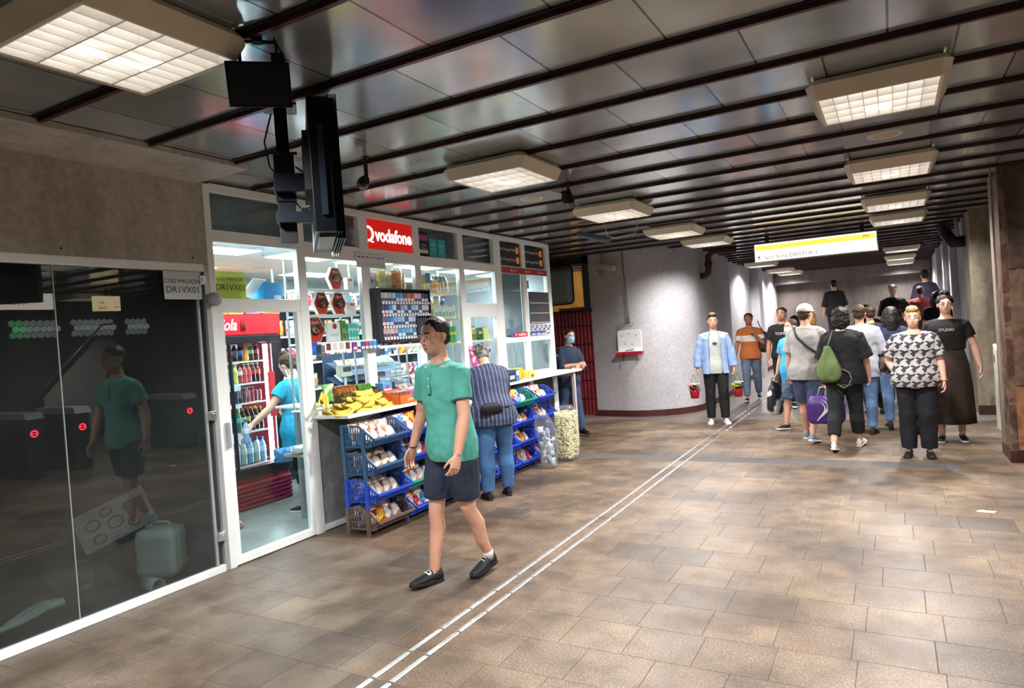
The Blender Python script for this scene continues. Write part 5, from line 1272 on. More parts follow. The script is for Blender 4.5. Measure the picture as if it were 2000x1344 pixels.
    def neckring(s, m, name='collar', r=.068, z=.525, h=.02, rr=.012):
        k = s.k; c = s.pel+s.up*z*k; mb = MB()
        mb.tube([c+(s.sr*math.cos(a)*r*1.05+s.sf*math.sin(a)*r*.92-s.up*(.018 if math.sin(a) > 0 else 0)*math.sin(a))*k for a in [2*PI*i/24 for i in range(25)]], rr*k, 8)
        return mb.build(name, m, s.t, smooth=True)
    def world(s, p): return s.t.matrix_basis @ Vector(p) if False else Matrix.Translation(s.t.location) @ Matrix.Rotation(s.t.rotation_euler.z, 4, 'Z') @ Vector(p)
HB, HBR, HBL, HGR = mat('15110f', .6, ns=40, na=.4), mat('3a2618', .6, ns=40, na=.4), mat('a8854c', .6, ns=40, na=.3), mat('4a4846', .7, ns=35, col2='8c8a88', thr=.5)
denim, denimd = fabric('4a6488', na=.35, ns=4), fabric('252e40', na=.3, ns=5)
blk, wht = fabric('101013', na=.2), fabric('c9c7c4', na=.05)
shb, shw = mat('141416', .6), mat('dcdad6', .45)

# 1 --- walking man in the teal polo shirt (faces the camera's right hand side)
def facing(x, y, tx, ty): return math.atan2(-(tx-x), ty-y)      # heading so that local +Y points from (x,y) to (tx,ty)
p = Fig(H=1.81, hs=1.09, lean=.09, twist=-.06, head=(.08, .0), vox=.0052, skin='light', build=.95,
        legs=[(.20, .08, .02, .05, .12), (-.12, .30, -.07, .12, -.12)],
        arms=[((.34, -.10, -1), (.20, .28, -1)), ((.20, .14, -1), (.02, .36, -1))])
p.curl = [.32, .45]
t = p.root(-2.73, 3.90, facing(-2.73, 3.90, -3.15, 2.3), 'man in a teal polo shirt and dark denim shorts walking past the kiosk')
p.top(fabric('4f9f92', na=.10, ns=3, bump=.9, bs=9), 'polo_shirt', sleeve=.33, inf=.018, z0=-.13, z1=.50, hem=1.06, flare=.03, disp=.022)
p.neckring(fabric('4f9f92', na=.10), 'collar', r=.064, z=.518, rr=.014)
k = p.k; cb = p.pel+p.up*.505*k; cm_ = fabric('479689', na=.10)
for sd in (1, -1):
    pts = [cb+p.sr*sd*.006*k+p.sf*.082*k-p.up*.03*k, cb+p.sr*sd*.05*k+p.sf*.066*k-p.up*.0*k, cb+p.sr*sd*.075*k+p.sf*.055*k-p.up*.035*k, cb+p.sr*sd*.038*k+p.sf*.098*k-p.up*.062*k]
    MB().prism(pts, p.sf*.010+p.up*.006).build('collar_flap', cm_, t, bevel=.003)
pk = MB(); rg = []
for j in range(7):
    c = cb-p.up*(.040+.022*j)*k+p.sf*(.112+.0045*j)*k; rg.append([c-p.sr*.015-p.sf*.01, c+p.sr*.015-p.sf*.01, c+p.sr*.015+p.sf*.008, c-p.sr*.015+p.sf*.008])
pk.loft(rg)
pk.build('placket', cm_, t, bevel=.002)
for j in (0, 1): MB().ball(cb-p.up*(.075+.05*j)*k+p.sf*(.1275+.010*j)*k, .006, 2, (1, .5, 1)).build('button', mat('d8e0dc', .4), t, smooth=True)
p.bottom(denimd, 'shorts', t1=.43, inf=.024, flare=.03, z1=.05)
p.shoes(shb, shb); p.hair(HB, 'short'); p.brows(HB)
for i in (0, 1):
    a = p.an[i]; MB().lathe([(.038, -.03), (.040, .03), (.036, .03)], n=14).build('sock', mat('b8b4b0', .8), t, smooth=True, loc=a) if i == 1 else None
w_ = p.wr[0]; tag(MB().tube([w_+V(.034*math.cos(a), .03*math.sin(a), -.0) for a in [2*PI*i/20 for i in range(21)]], .004, 6).build('bracelet', mat('1a1a1c', .5), t))
g = MB(); g.cbox(p.an[0]+p.ft[0]*.06+V(0, 0, -.015), (.05, .022, .012)); g.build('shoe_badge', M['white'], t)

# 2 --- customer bending over the counter, back to us
p = Fig(H=1.64, lean=.42, head=(.35, .1), vox=.007, skin='fair', build=1.18, legs=[(.12, .08, .06), (-.02, .05, .05)],
        arms=[((.25, .6, -.9), (.0, 1, .1)), ((.25, .55, -.9), (.1, 1, .15))])
t = p.root(-3.66, 6.02, facing(-3.66, 6.02, -4.62, 6.95), 'customer with curly grey hair in a blue striped shirt leaning over the counter')
g = NT('striped_shirt'); X = g.xyz(); st = g.math('FRACT', g.math('MULTIPLY', X[0], 24)); c_ = g.ramp(st, [(.0, '2c3450'), (.5, '3c4766'), (.64, '8890a4'), (.75, '323c58')]); g.l(c_, g.b.inputs['Base Color']); g.b.inputs['Roughness'].default_value = .85; g.bump(g.noise(9, 3), .4, .02)
p.top(g.m, 'striped_shirt', sleeve=.98, inf=.028, z0=-.15, z1=.52, hem=1.12, flare=.012, disp=.022)
p.bottom(fabric('3f6898', na=.4, ns=3), 'jeans', t1=.98, inf=.022, flare=.012); p.shoes(shb, shb); p.hair(HGR, 'curly', disp=.02)
b2 = thing('waist_bag', 'black waist bag strapped round the bending customer in the striped shirt', 'waist bag', tuple(t.location), t.rotation_euler.z)
k = p.k; pc_ = p.pel+p.up*.05*k
MB().tube([pc_+V(.215*math.cos(a), .178*math.sin(a), 0) for a in [2*PI*i/28 for i in range(29)]], .022, 8).build('strap', shb, b2, smooth=True)
MB().loft([sq(.08, .02, -.055, .5), sq(.115, .035, -.02, .5), sq(.11, .035, .03, .5), sq(.07, .02, .055, .5)]).build('pouch', shb, b2, smooth=True, loc=pc_+V(-.06, -.19, .0))

# 3 --- saleswoman inside
p = Fig(H=1.62, lean=.12, head=(.3, 0), vox=.008, skin='fair', build=1.15, legs=[(.05, .05, .05), (-.05, .05, .05)], arms=[((.4, .5, -.9), (.2, 1, -.3)), ((.75, .35, -1), (.9, .5, -.75))])
t = p.root(-5.46, 5.10, facing(-5.46, 5.10, -6.1, 5.0), 'saleswoman in a turquoise top and black leggings reaching into the drinks fridge')
p.top(fabric('1a9ac0', na=.08), 'tunic', sleeve=.28, inf=.03, z0=-.24, z1=.52, hem=1.18, flare=.03, disp=.018); p.bottom(blk, 'leggings', t1=.72, inf=.008); p.shoes(mat('2a2028', .6), mat('d0ccc8', .5)); p.hair(HBR, 'bun')
wp = p.world(p.wr[1]+p.hd[1]*.09*p.k)
bottle(wp.x+.0, wp.y, wp.z-.13, .24, .032, 'b', liq('98b0d8'), C_('3060a8'), C_('d8e4f4'), 'blue water bottle held by the saleswoman at the fridge', None)

# 4 --- guard leaning at the counter end
p = Fig(H=1.66, lean=.03, leanside=-.10, head=(.12, .15), vox=.008, skin='light', build=1.08, legs=[(.05, .03, .10, .3), (.30, .05, -.04, .1)], arms=[((.12, .38, -1), (-.75, .75, .10)), ((.15, .30, -1), (-.80, .75, .05))])
p.curl = [.5, .5]; 
t = p.root(-4.60, 9.93, facing(-4.60, 9.93, -3.2, 9.1), 'guard in a dark uniform and pale blue face mask leaning at the counter end')
gm = fabric('202e42', na=.15)
p.top(gm, 'jacket', sleeve=.60, inf=.026, z0=-.14, z1=.53, hem=1.05, flare=.01, disp=.016); p.bottom(fabric('2a3c5c', na=.15), 'trousers', t1=.98, inf=.024, flare=.01); p.shoes(mat('0e0e10', .25), mat('0e0e10', .4)); p.hair(HB, 'short'); p.mask(mat('7ab4d8', .8)); p.brows(HB)
MB().lathe([(0, 0), (.032, 0), (.03, .004), (0, .005)], n=18).xf(Matrix.Rotation(PI/2, 4, 'Y')).build('shoulder_patch', mat('3a88c8', .5, ns=30, col2='d8e4ec', thr=.6), t, loc=p.sh[0].lerp(p.el[0], .3)+V(.072, .0, 0))
MB().tube([p.nb+V(-.04, .07, -.03), p.chest+V(-.02, .14, -.02), p.waist+V(0, .135, .06)], .006, 6).tube([p.nb+V(.04, .07, -.03), p.chest+V(.03, .14, -.02), p.waist+V(0.01, .135, .06)], .006, 6).build('lanyard', mat('5868a8', .6), t)
cdp = p.world(p.waist+V(.0, .16, -.02)); idc = MB().box(-.028, -.002, -.045, .028, .002, .045).build('id_card', M['white']); idc.location = cdp; idc.rotation_euler.z = t.rotation_euler.z; idc.parent = None; idc.location = p.waist+V(.0, .155, .02); idc.rotation_euler.z = 0; idc.parent = t

# 5 --- man in open light blue shirt with flower pots
p = Fig(H=1.74, lean=.02, head=(.05, 0), vox=.0075, skin='light', build=.92, legs=[(.03, .02, .03, .2), (.16, .14, .02, .2, .0)], arms=[((.32, 0, -1), (.10, .12, -1)), ((.32, 0, -1), (.10, .12, -1))])
p.curl = [.9, .9]
P5 = (-2.56, 11.25); t = p.root(P5[0], P5[1], facing(P5[0], P5[1], -.6, 5), 'young man in an open pale blue shirt over a white tee, carrying flower pots'); p5 = p
p.top(fabric('b4b9b3', na=.04), 't_shirt', sleeve=.1, inf=.018, z0=-.15, z1=.53, disp=.01)
p.bottom(blk, 'trousers', t1=.99, inf=.022, flare=.012); p.shoes(mat('c8c4c4', .5), mat('e8e6e4', .5)); p.hair(HBR, 'quiff'); p.brows(HBR)
mb = MB()
for i in (0, 1): p.arm(mb, i, .026, .95, .006)
k = p.k
for sd in (1, -1):     # two open fronts and a back
    pts = [(.095, .128), (.14, .128), (.18, .09), (.198, 0), (.17, -.11), (.0, -.150), (-.0, -.128), (.155, -.09), (.178, 0), (.16, .075), (.125, .108), (.095, .110)]
    rings = []
    for z, f_ in ((-.15, 1.12), (0, 1.02), (.15, .98), (.3, 1.0), (.42, .98), (.50, .68), (.53, .45)):
        rings.append([p.pel+p.up*z*k+V(sd*x*f_*k, y*f_*k*1.1, 0) for x, y in pts])
    mb.loft(rings)
o = mb.build('open_shirt', fabric('8aa4cc', na=.12, ns=14), t, smooth=True); p.rem(o, .008, 2, .014, .09)
MB().ball(p.chest+V(0, .145, .0), .03, 2, (1.3, .1, .6)).build('shirt_print', mat('3a4450', .7), t)
MB().tube([p.shc+V(.13, .10, .03), p.chest+V(.13, .13, -.02), p.chest+V(.14, .11, -.12)], .010, 6).build('pack_strap', shb, t)
def flowerpot(x, y, z, fl, label, handle):
    t = thing('flower_pot', label, 'flower pot', (x, y, z), .2)
    MB().lathe([(0, 0), (.062, 0), (.080, .11), (.084, .115), (.084, .125), (.072, .125), (.07, .10), (0, .10)], n=20).build('pot', mat('d02838', .4), t, smooth=True)
    g = MB()
    for i in range(24):
        a, e = R_.uniform(0, 6.28), R_.uniform(.2, 1.4); d = V(math.cos(a)*math.cos(e), math.sin(a)*math.cos(e), math.sin(e)); q = V(0, 0, .10)+d*.10; s_ = d.cross(V(0, 0, 1)).normalized()*.02
        g.face([V(0, 0, .10)+d*.03, q-s_, q+d*.04, q+s_])
    g.build('leaves', mat('2c4a26', .6, ns=20, na=.4), t)
    for i in range(9):
        a = 2*PI*i/9; r = .03+.045*(i % 2); q = MB(); c0 = V(r*math.cos(a), r*math.sin(a), .17+.03*((i*5) % 3)); q.ball(c0, .016, 1, (1, 1, .7))
        for j in range(6): q.ball(c0+V(.022*math.cos(j*1.05), .022*math.sin(j*1.05), .004), .017, 1, (1, 1, .6))
        q.build('flower', mat(fl[i % len(fl)], .6), t)
    g = MB()
    for sd in (-1, 1): g.tube([(sd*.082, 0, .12), (sd*.05, 0, .24), (0, 0, handle)], .003, 5)
    g.build('carry_loop', mat('2a2a2c', .5), t)
for i, (fl, lb) in enumerate([(['c82838', 'e8e0d8', 'c03040'], 'red pot of red flowers hanging from the right hand of the pale blue shirt man'), (['f0e030', 'f4f0c8', 'e8d828'], 'red pot of yellow flowers hanging from the left hand of the pale blue shirt man')]):
    q = p5.world(p5.wr[i]+p5.hd[i]*.085*p5.k); flowerpot(q.x+(-.05 if i == 0 else .05), q.y-.06, q.z-.38, fl, lb, .39)

# 6 --- man in the orange tee, bag over shoulder
p = Fig(H=1.74, lean=.02, head=(.05, .1), vox=.009, skin='tan', build=.95, legs=[(.22, .1, .02, .1, .12), (-.18, .3, .02, .1, -.1)], arms=[((.3, -.1, -1), (.2, .05, -1)), ((.35, .15, -1), (-.55, .5, .75))])
P6 = (-2.52, 14.2); t = p.root(P6[0], P6[1], facing(P6[0], P6[1], -1.3, 5), 'man in an orange tee with a white band and jeans, bag on his shoulder')
g = NT('banded_tee'); X = g.xyz(); c_ = g.ramp(X[2], [(0, 'b05a28')]); 
band = g.math('MULTIPLY', g.math('GREATER_THAN', X[2], 1.19*p.k), g.math('LESS_THAN', X[2], 1.31*p.k)); g.l(g.mix(band, rgb('b0602e'), rgb('d8ccc4')), g.b.inputs['Base Color']); g.b.inputs['Roughness'].default_value = .85
p.top(g.m, 't_shirt', sleeve=.34, inf=.024, z0=-.10, disp=.014, flare=.025); p.bottom(fabric('5a6a80', na=.3), 'jeans', t1=.94, inf=.022, flare=.004); p.shoes(mat('26262a', .6), mat('d8d4d0', .5)); p.hair(HBR, 'short'); p.brows(HBR)
def softbag(name, label, cat, loc, rz, dims, m, straps=(), sm=None, rx=0.):
    t = thing(name, label, cat, loc, rz, rx=rx); a, b, c = dims
    tp = .55 if name == 'backpack' else .92
    mb = MB().loft([sq(a*.55, b*.6, -c, .7), sq(a*.9, b*.95, -c*.8, .6), sq(a, b, -c*.3, .6), sq(a*tp, b*.9, c*.4, .6), sq(a*tp*.45, b*.4, c*.85, .7), sq(a*.3, b*.35, c, .8)])
    o = mb.build('bag_body', m, t, smooth=True); md = o.modifiers.new('s', 'SUBSURF'); md.levels = 1; md.render_levels = 2
    tx = bpy.data.textures.new('creases', 'CLOUDS'); tx.noise_scale = .07; dm = o.modifiers.new('d', 'DISPLACE'); dm.texture = tx; dm.strength = .02
    for st in straps: MB().tube(st, .010, 6).build('strap', sm or m, t, smooth=True)
    return t
q = p.world(p.pel+V(-.27, -.02, .22)); softbag('shoulder_bag', 'black bag hanging at the side of the man in the orange tee', 'bag', q, t.rotation_euler.z, (.13, .10, .21), mat('17161a', .6), [[(0, 0, .2), (.07, .05, .32), (.10, -.02, .43)]])

# 7 --- dark-haired man in black tee behind the cyan one
p = Fig(H=1.78, head=(.0, .2), vox=.01, skin='tan', legs=[(.1, .1, .02), (-.12, .2, .02)], arms=[((.25, 0, -1), (.1, .1, -1)), ((.25, 0, -1), (.1, .1, -1))])
p.root(-1.72, 12.9, facing(-1.72, 12.9, -1, 6), 'man in a black tee with pale lettering, half hidden behind the bright blue shirt'); p.top(blk, 't_shirt', sleeve=.34, inf=.022, disp=.012, flare=.02); p.bottom(blk, t1=.98, inf=.02); p.shoes(shb, shw); p.hair(HB, 'short'); p.brows(HB)
text('lettering', 'TOMMY', .07, mat('c8c8c8', .6), p.chest+V(0, .155, .02), (PI/2, 0, PI), p.t, .001)
# 8 --- short person in bright blue polo, mask, denim shorts
p = Fig(H=1.60, lean=.05, head=(.1, .2), vox=.0085, skin='light', build=1.12, legs=[(.25, .1, .02, .1, .1), (-.12, .25, .02, .1, -.1)], arms=[((.3, 0, -1), (.15, .25, -1)), ((.2, 0, -1), (.1, .3, -1))])
P8 = (-1.28, 10.7); t = p.root(P8[0], P8[1], facing(P8[0], P8[1], -2.6, 8.4), 'person in a bright blue polo, white mask and denim shorts')
p.top(fabric('3aa6d8', na=.06), 'polo_shirt', sleeve=.36, inf=.028, z0=-.16, hem=1.08, belly=.03, disp=.014, flare=.03); p.bottom(fabric('5a708c', '39495f', ns=9, thr=.5), 'shorts', t1=.52, inf=.03, flare=.03); p.shoes(shb, mat('e0e0e0', .5)); p.hair(HBR, 'short'); p.mask(mat('d8dcdc', .8)); p.brows(HBR)
q = p.world(p.wr[0]+V(.02, .06, -.36)); sb = softbag('sports_bag', 'black and white bag carried by the person in the bright blue polo', 'bag', q, t.rotation_euler.z, (.06, .16, .26), mat('20242a', .5, ns=6, col2='c8ccd0', thr=.58), [[(0, .08, .16), (0, .04, .3), (0, -.04, .3), (0, -.08, .16)]])
# 9 --- back view, white cap, white tee
p = Fig(H=1.77, lean=.03, head=(.02, .25), vox=.0075, skin='light', build=1.0, legs=[(-.20, .22, .02, .1, -.18), (.20, .08, .03, .1, .12)], arms=[((.15, .1, -1), (.05, .45, -1)), ((.22, 0, -1), (.1, .1, -1))])
P9 = (-1.02, 9.75); t = p.root(P9[0], P9[1], facing(P9[0], P9[1], .2, 15), 'man in a white cap and loose white tee walking away with a black cross strap')
p.top(fabric('9c9a98', na=.05), 't_shirt', sleeve=.46, inf=.036, z0=-.15, hem=1.1, disp=.02, flare=.05); p.bottom(fabric('3c4660', na=.3), 'shorts', t1=.50, inf=.032, flare=.03); p.shoes(mat('7a8494', .6), mat('d8d8d8', .5)); p.hair(HBR, 'short', disp=.004)
k = p.k; mt = Matrix((p.hr, p.hf, p.hup)).transposed(); cc = p.hc
g = MB(); g.ball(cc+(p.hup*.06-p.hf*.012)*k, .103*k, 3, (.95, 1.05, .85), mt)
bmesh.ops.bisect_plane(g.b, geom=g.b.verts[:]+g.b.edges[:]+g.b.faces[:], plane_co=cc+p.hup*.035*k, plane_no=-p.hup, clear_outer=True)
bmesh.ops.holes_fill(g.b, edges=g.b.edges[:]); g.loft([g.oval(cc+(p.hf*.09+p.hup*.045)*k, p.hr*.07*k, p.hf*.075*k, 18), g.oval(cc+(p.hf*.09+p.hup*.052)*k, p.hr*.07*k, p.hf*.075*k, 18)])
g.build('cap', mat('cfc8b8', .7), t, smooth=True)
MB().cbox(cc+(p.hup*.05-p.hf*.118)*k, (.05, .004, .022)).build('cap_strap', mat('8a8478', .7), t)
MB().tube([p.shc+V(-.13, .09, .05), p.shc+V(-.13, -.06, .07), p.chest+V(-.06, -.160, .06), p.chest+V(.09, -.175, -.08), p.waist+V(.2, -.1, .02), p.waist+V(.21, .05, -.02)], .019, 8).build('cross_strap', shb, t, smooth=True)
# 10 --- back view woman in black with green backpack
p = Fig(H=1.70, lean=.04, head=(.0, -.1), vox=.0075, skin='fair', build=1.08, legs=[(.28, .06, .02, .1, .15), (-.22, .22, .02, .1, -.2)], arms=[((.28, .12, -1), (.05, .5, -1)), ((.24, .1, -1), (.1, .3, -1))])
P10 = (-.56, 9.15); t = p.root(P10[0], P10[1], facing(P10[0], P10[1], .1, 15), 'woman all in black seen from behind, dark shoulder-length hair, white shoes')
p.top(blk, 'loose_top', sleeve=.50, inf=.040, z0=-.12, hem=1.12, disp=.022, flare=.06); p.bottom(fabric('181d20', na=.2), 'trousers', t1=.88, inf=.026, flare=.006); p.shoes(shw, shw); p.hair(HB, 'bob', disp=.03)
bp = p.world(p.chest+V(-.12, -.22, -.20)); gb = softbag('backpack', 'olive green drawstring backpack on the back of the woman in black', 'backpack', bp, t.rotation_euler.z, (.15, .09, .22), mat('5c7040', .75, ns=8, na=.3), [[(0, .0, .22), (.02, .07, .30), (.04, .16, .40)], [(-.10, .02, -.18), (-.15, .05, -.14), (-.17, .08, -.06), (-.14, .10, 0.02)], [(.10, 0, -.08), (.16, 0, -.07), (.22, 0, -.11), (.24, 0, -.18), (.21, 0, -.26), (.15, 0, -.29), (.08, 0, -.24)]], mat('5a5c50', .6))
# purple bag between them
pb = thing('shopping_bag', 'purple bag with a white curling plume print carried between the walkers', 'bag', (-.80, 9.40, .50), -.1)
mb = MB().loft([sq(.20, .075, -.24, .4), sq(.24, .09, -.18, .4), sq(.25, .08, .02, .4), sq(.19, .05, .14, .5)]); o = mb.build('bag_body', mat('4a2a78', .45, ns=7, na=.2), pb, smooth=True)
g = MB()
for j, (r, w0) in enumerate(((.16, .012), (.125, .010), (.095, .009))):
    g.tube([(-.10+r*1.15*math.sin(a)+.0, -.094-.0, -.20+.34*(a/2.6)**.8*(1-.12*j)) for a in [2.6*i/16 for i in range(17)]], [w0*math.sin(PI*min(1, .1+i/17)) +.003 for i in range(17)], 6)
g.build('plume_print', mat('d8d4e0', .5), pb)
MB().tube([(-.1, 0, .13), (-.06, 0, .26), (.04, 0, .26), (.1, 0, .13)], .009, 6).build('handle', mat('d8d4e0', .5), pb)
pb.scale = (.92, .85, .92)
# 11 --- white shirt behind
p = Fig(H=1.72, head=(0, 0), vox=.01, skin='light', legs=[(-.1, .1, .02), (.15, .05, .02)], arms=[((.3, .1, -1), (.1, .2, -1)), ((.2, .1, -1), (.05, .3, -1))])
P11 = (-.40, 10.4); t = p.root(P11[0], P11[1], facing(P11[0], P11[1], .2, 16), 'person in a long white shirt and jeans walking ahead of the woman in black'); p.top(fabric('a4a8b0', na=.06), 'shirt', sleeve=.6, inf=.034, z0=-.18, hem=1.1, disp=.02, flare=.02); p.bottom(denim, 'jeans', t1=.97, inf=.022); p.shoes(shb, shb); p.hair(HBR, 'short')
q = p.world(p.pel+V(.25, .05, .0)); softbag('handbag', 'brown spotted handbag at the hip of the person in the white shirt', 'bag', q, t.rotation_euler.z, (.06, .15, .12), mat('2c1c18', .5, ns=40, col2='8a7868', thr=.62), [[(0, .06, .1), (0, .03, .35), (0, -.04, .35), (0, -.06, .1)]])
# 12 --- woman in bird print blouse
g = NT('bird_print'); X = g.xyz()
rowf = g.math('MULTIPLY', X[2], 11.5); row = g.math('FLOOR', rowf); fz = g.math('SUBTRACT', g.math('FRACT', rowf), .5)
cx = g.math('ADD', g.math('MULTIPLY', X[0], 10.), g.math('MULTIPLY', g.math('FRACT', g.math('MULTIPLY', row, .5)), 1.)); fx = g.math('SUBTRACT', g.math('FRACT', cx), .5)
def blob(x0, z0, ax, az, sh):
    dx = g.math('SUBTRACT', fx, x0); dz = g.math('SUBTRACT', fz, z0); dz = g.math('ADD', dz, g.math('MULTIPLY', dx, sh))
    return g.math('ADD', g.math('POWER', g.math('ABSOLUTE', g.math('DIVIDE', dx, ax)), 2.), g.math('POWER', g.math('ABSOLUTE', g.math('DIVIDE', dz, az)), 2.))
d_ = g.math('MINIMUM', g.math('MINIMUM', blob(-.05, .05, .46, .17, .55), blob(.08, -.12, .17, .42, .5)), blob(.22, .26, .20, .14, -.4))
g.l(g.mix(g.math('LESS_THAN', d_, 1.), rgb('b4b0ae'), rgb('34343f')), g.b.inputs['Base Color']); g.b.inputs['Roughness'].default_value = .8; birdm = g.m
p = Fig(H=1.63, lean=.02, head=(.05, 0), vox=.007, skin='fair', build=1.22, legs=[(.05, .03, .03, .15), (.16, .22, .01, .15, .0)], arms=[((.45, -.25, -1), (-.35, .45, -.6)), ((.30, .05, -1), (.10, .35, -1))])
p.curl = [.6, .45]
P12 = (.19, 8.85); t = p.root(P12[0], P12[1], facing(P12[0], P12[1], .0, 2), 'woman with fair hair in a white blouse printed with dark birds, black trousers'); p12 = p
p.top(birdm, 'blouse', sleeve=.40, inf=.034, z0=-.12, z1=.50, hem=1.08, belly=.03, disp=.014, flare=.055, chestf=1.1); p.bottom(fabric('0e0f16', na=.2), 'trousers', t1=.97, inf=.030, flare=.018); p.shoes(shb, shb); p.hair(HBL, 'quiff', disp=.02); p.brows(HBR)
w_ = p.wr[1]; MB().tube([w_+V(.033*math.cos(a), .033*math.sin(a), .01) for a in [2*PI*i/20 for i in range(21)]], .006, 6).build('bracelet', mat('c8a860', .3, .8), t)
for sd in (1, -1): MB().tube([p.shc+V(sd*.10, .09, .035), p.shc+V(sd*.10, .02, .062), p.shc+V(sd*.10, -.09, .02)], .014, 6).build('pack_strap', mat('6a6450', .7), t)
# 13 --- tall woman, black crop top, long brown skirt
p = Fig(H=1.76, lean=.02, head=(.02, -.1), vox=.0085, skin='fair', build=1.08, legs=[(.06, .04, .02, .15), (-.04, .06, .02, .15)], arms=[((.30, -.1, -1), (.2, .15, -1)), ((.38, -.05, -1), (.18, .2, -1))])
P13 = (.56, 9.85); t = p.root(P13[0], P13[1], facing(P13[0], P13[1], .2, 2), 'tall dark-haired woman in a black crop top and long brown skirt')
p.top(fabric('141010', na=.2), 'crop_top', sleeve=.30, inf=.022, z0=.15, z1=.52, hem=1.0, disp=.01, flare=.03)
k = p.k; mb = MB(); rings = []
for z, rx, ry in ((.16, .165, .13), (.08, .185, .15), (-.05, .215, .175), (-.3, .235, .19), (-.6, .245, .20), (-.73, .25, .20)): rings.append([p.pel+V(0, 0, z*k)+V(math.cos(a)*rx*k*(1+.05*math.sin(a*9)*max(0, -z)), math.sin(a)*ry*k*(1+.05*math.sin(a*9)*max(0, -z)), 0) for a in [2*PI*i/54 for i in range(54)]])
mb.loft(rings); mb.build('skirt', fabric('2e241a', na=.25, ns=6), t, smooth=True)
p.shoes(shb, mat('e0deda', .5)); p.hair(HB, 'bun', disp=.015); p.brows(HB)
text('lettering', 'STUDIO', .045, mat('e0e0e0', .6), p.chest+V(0, .150, .05), (PI/2, 0, PI), t, .001)
# --- crowd going up the stairs, mostly backs and heads
crowd = [(-1.30, 19.6, .72, 1.74, 'black silhouette of a walker alone against the back wall', '0c0b0d', 'short', 0), (-1.32, 13.6, 0, 1.66, 'person with fair hair in a pale top behind the white cap', 'c0a498', 'bob', 0), (.02, 17.3, .40, 1.76, 'bearded man in a dark tee with a white print coming down the stairs', '15171a', 'short', PI), (-.32, 12.2, 0, 1.70, 'person in a charcoal tee walking in front of the stairs', '26262c', 'short', 0),
         (.55, 17.6, .42, 1.66, 'person in a faded red top on the stairs', '8a4038', 'short', 0), (.80, 16.4, .13, 1.78, 'dark-haired person in black beside the right wall of the stairs', '0e0d10', 'long', 0), (.72, 19.4, .72, 1.76, 'tall walker in a dark violet top high on the right of the stairs', '2a2038', 'quiff', 0), (.20, 14.6, 0, 1.72, 'person in a maroon top deep in the crowd', '3a1c20', 'curly', 0), (-.02, 13.2, 0, 1.62, 'person in a pale grey lilac top in the middle of the crowd', '6a6474', 'bob', 0),
         (-.45, 15.4, 0, 1.74, 'person with a bare forehead deep in the crowd', '30282a', 'short', PI), (-.03, 10.9, 0, 1.66, 'person in a navy top hidden behind the bird print blouse', '202c48', 'long', 0), (-1.75, 14.9, 0, 1.62, 'child-height walker in a white top behind the black tee man', 'c8b8b4', 'bob', 0)]
for i, (x, y, z, H, lb, c, hs, hd) in enumerate(crowd):
    a_ = .12+.06*(i % 3)
    p = Fig(H=H, head=(0, .2*((i % 3)-1)), vox=.012, skin=['light', 'tan', 'fair'][i % 3], legs=[(a_, .1, .02), (-a_, .25, .02)], arms=[((.25, .1, -1), (.1, .2, -1)), ((.25, -.1, -1), (.1, .2, -1))])
    p.root(x, y, hd+.1, lb, z=z); p.top(fabric(c, na=.15), 'top', sleeve=.36 if i % 2 else .6, inf=.03, disp=.015, flare=.03, z0=-.12); p.bottom([blk, denim, denimd][i % 3], t1=.97, inf=.022); p.shoes(shb, shb); p.hair([HB, HBL, HB, HBR, HBR, HB, HB, HB, HBR, HB, HB, HBR][i], hs)
    if hd: p.brows(HB)
# ================================================================ FLOOR BARS, CEILING AND WALL FITTINGS
bm_ = None
def guide_bar_mesh():
    g = MB(); L, W = .146, .017
    out = [(-W, -L+.008), (-W*.7, -L), (W*.7, -L), (W, -L+.008), (W, L-.008), (W*.7, L), (-W*.7, L), (-W, L-.008)]
    g.loft([[(x, y, 0) for x, y in out], [(x, y, .003) for x, y in out], [(x*.65, y*.985, .0055) for x, y in out]])
    return g.mesh('guide_bar', mat('c9cccb', .25, .75, ns=60, na=.15), smooth=False)
GB = guide_bar_mesh()
for li, x in enumerate((-2.392, -2.275)):
    for k in range(52):
        y = 2.12+.3035*k
        if y > 17.4: break
        o = bpy.data.objects.new('guide_bar', GB); COL.objects.link(o); o.location = (x, y, 0.0005)
        tag(o, 'narrow steel guide bar set in the floor, in the %s line of the pair' % ['left', 'right'][li], 'guide bar', 'steel guide bars of the %s line' % ['left', 'right'][li])
# station sign
sn = thing('station_sign', 'lit hanging station sign with a yellow band above the crowd', 'sign', (-1.075, 12.2, 2.755))
MB().box(-.93, -.0, -.16, .93, .14, .16).build('case', mat('8a867c', .4), sn)
MB().box(-.915, -.006, -.145, .915, -.0005, .145).build('lit_face', mat((1., .93, .80), .5, emit=1.25), sn)
MB().box(-.90, -.009, .04, .90, -.0062, .118).build('yellow_band', mat((1., .62, .08), .5, emit=1.0), sn)
FY = (PI/2, 0, 0); ink = mat('3a3a3c', .6)
text('lettering', 'Spre Statia DRISTOR 2', .088, ink, (-.77, -.010, -.085), FY, sn, .001, align='LEFT')
text('lettering', 'M1', .07, mat('8a6a18', .6), (.775, -.011, .08), FY, sn, .001)
g = MB(); g.box(-.857, -.010, -.13, -.847, -.008, -.06); g.prism([(-.885, -.010, -.085), (-.852, -.010, -.048), (-.819, -.010, -.085), (-.829, -.010, -.09), (-.852, -.010, -.066), (-.875, -.010, -.09)], (0, .002, 0)); g.build('arrow', ink, sn)
g = MB()
for x in (-.72, .72): g.box(x-.03, .05, .16, x+.03, .10, .305)
g.build('hanger', M['black'], sn)
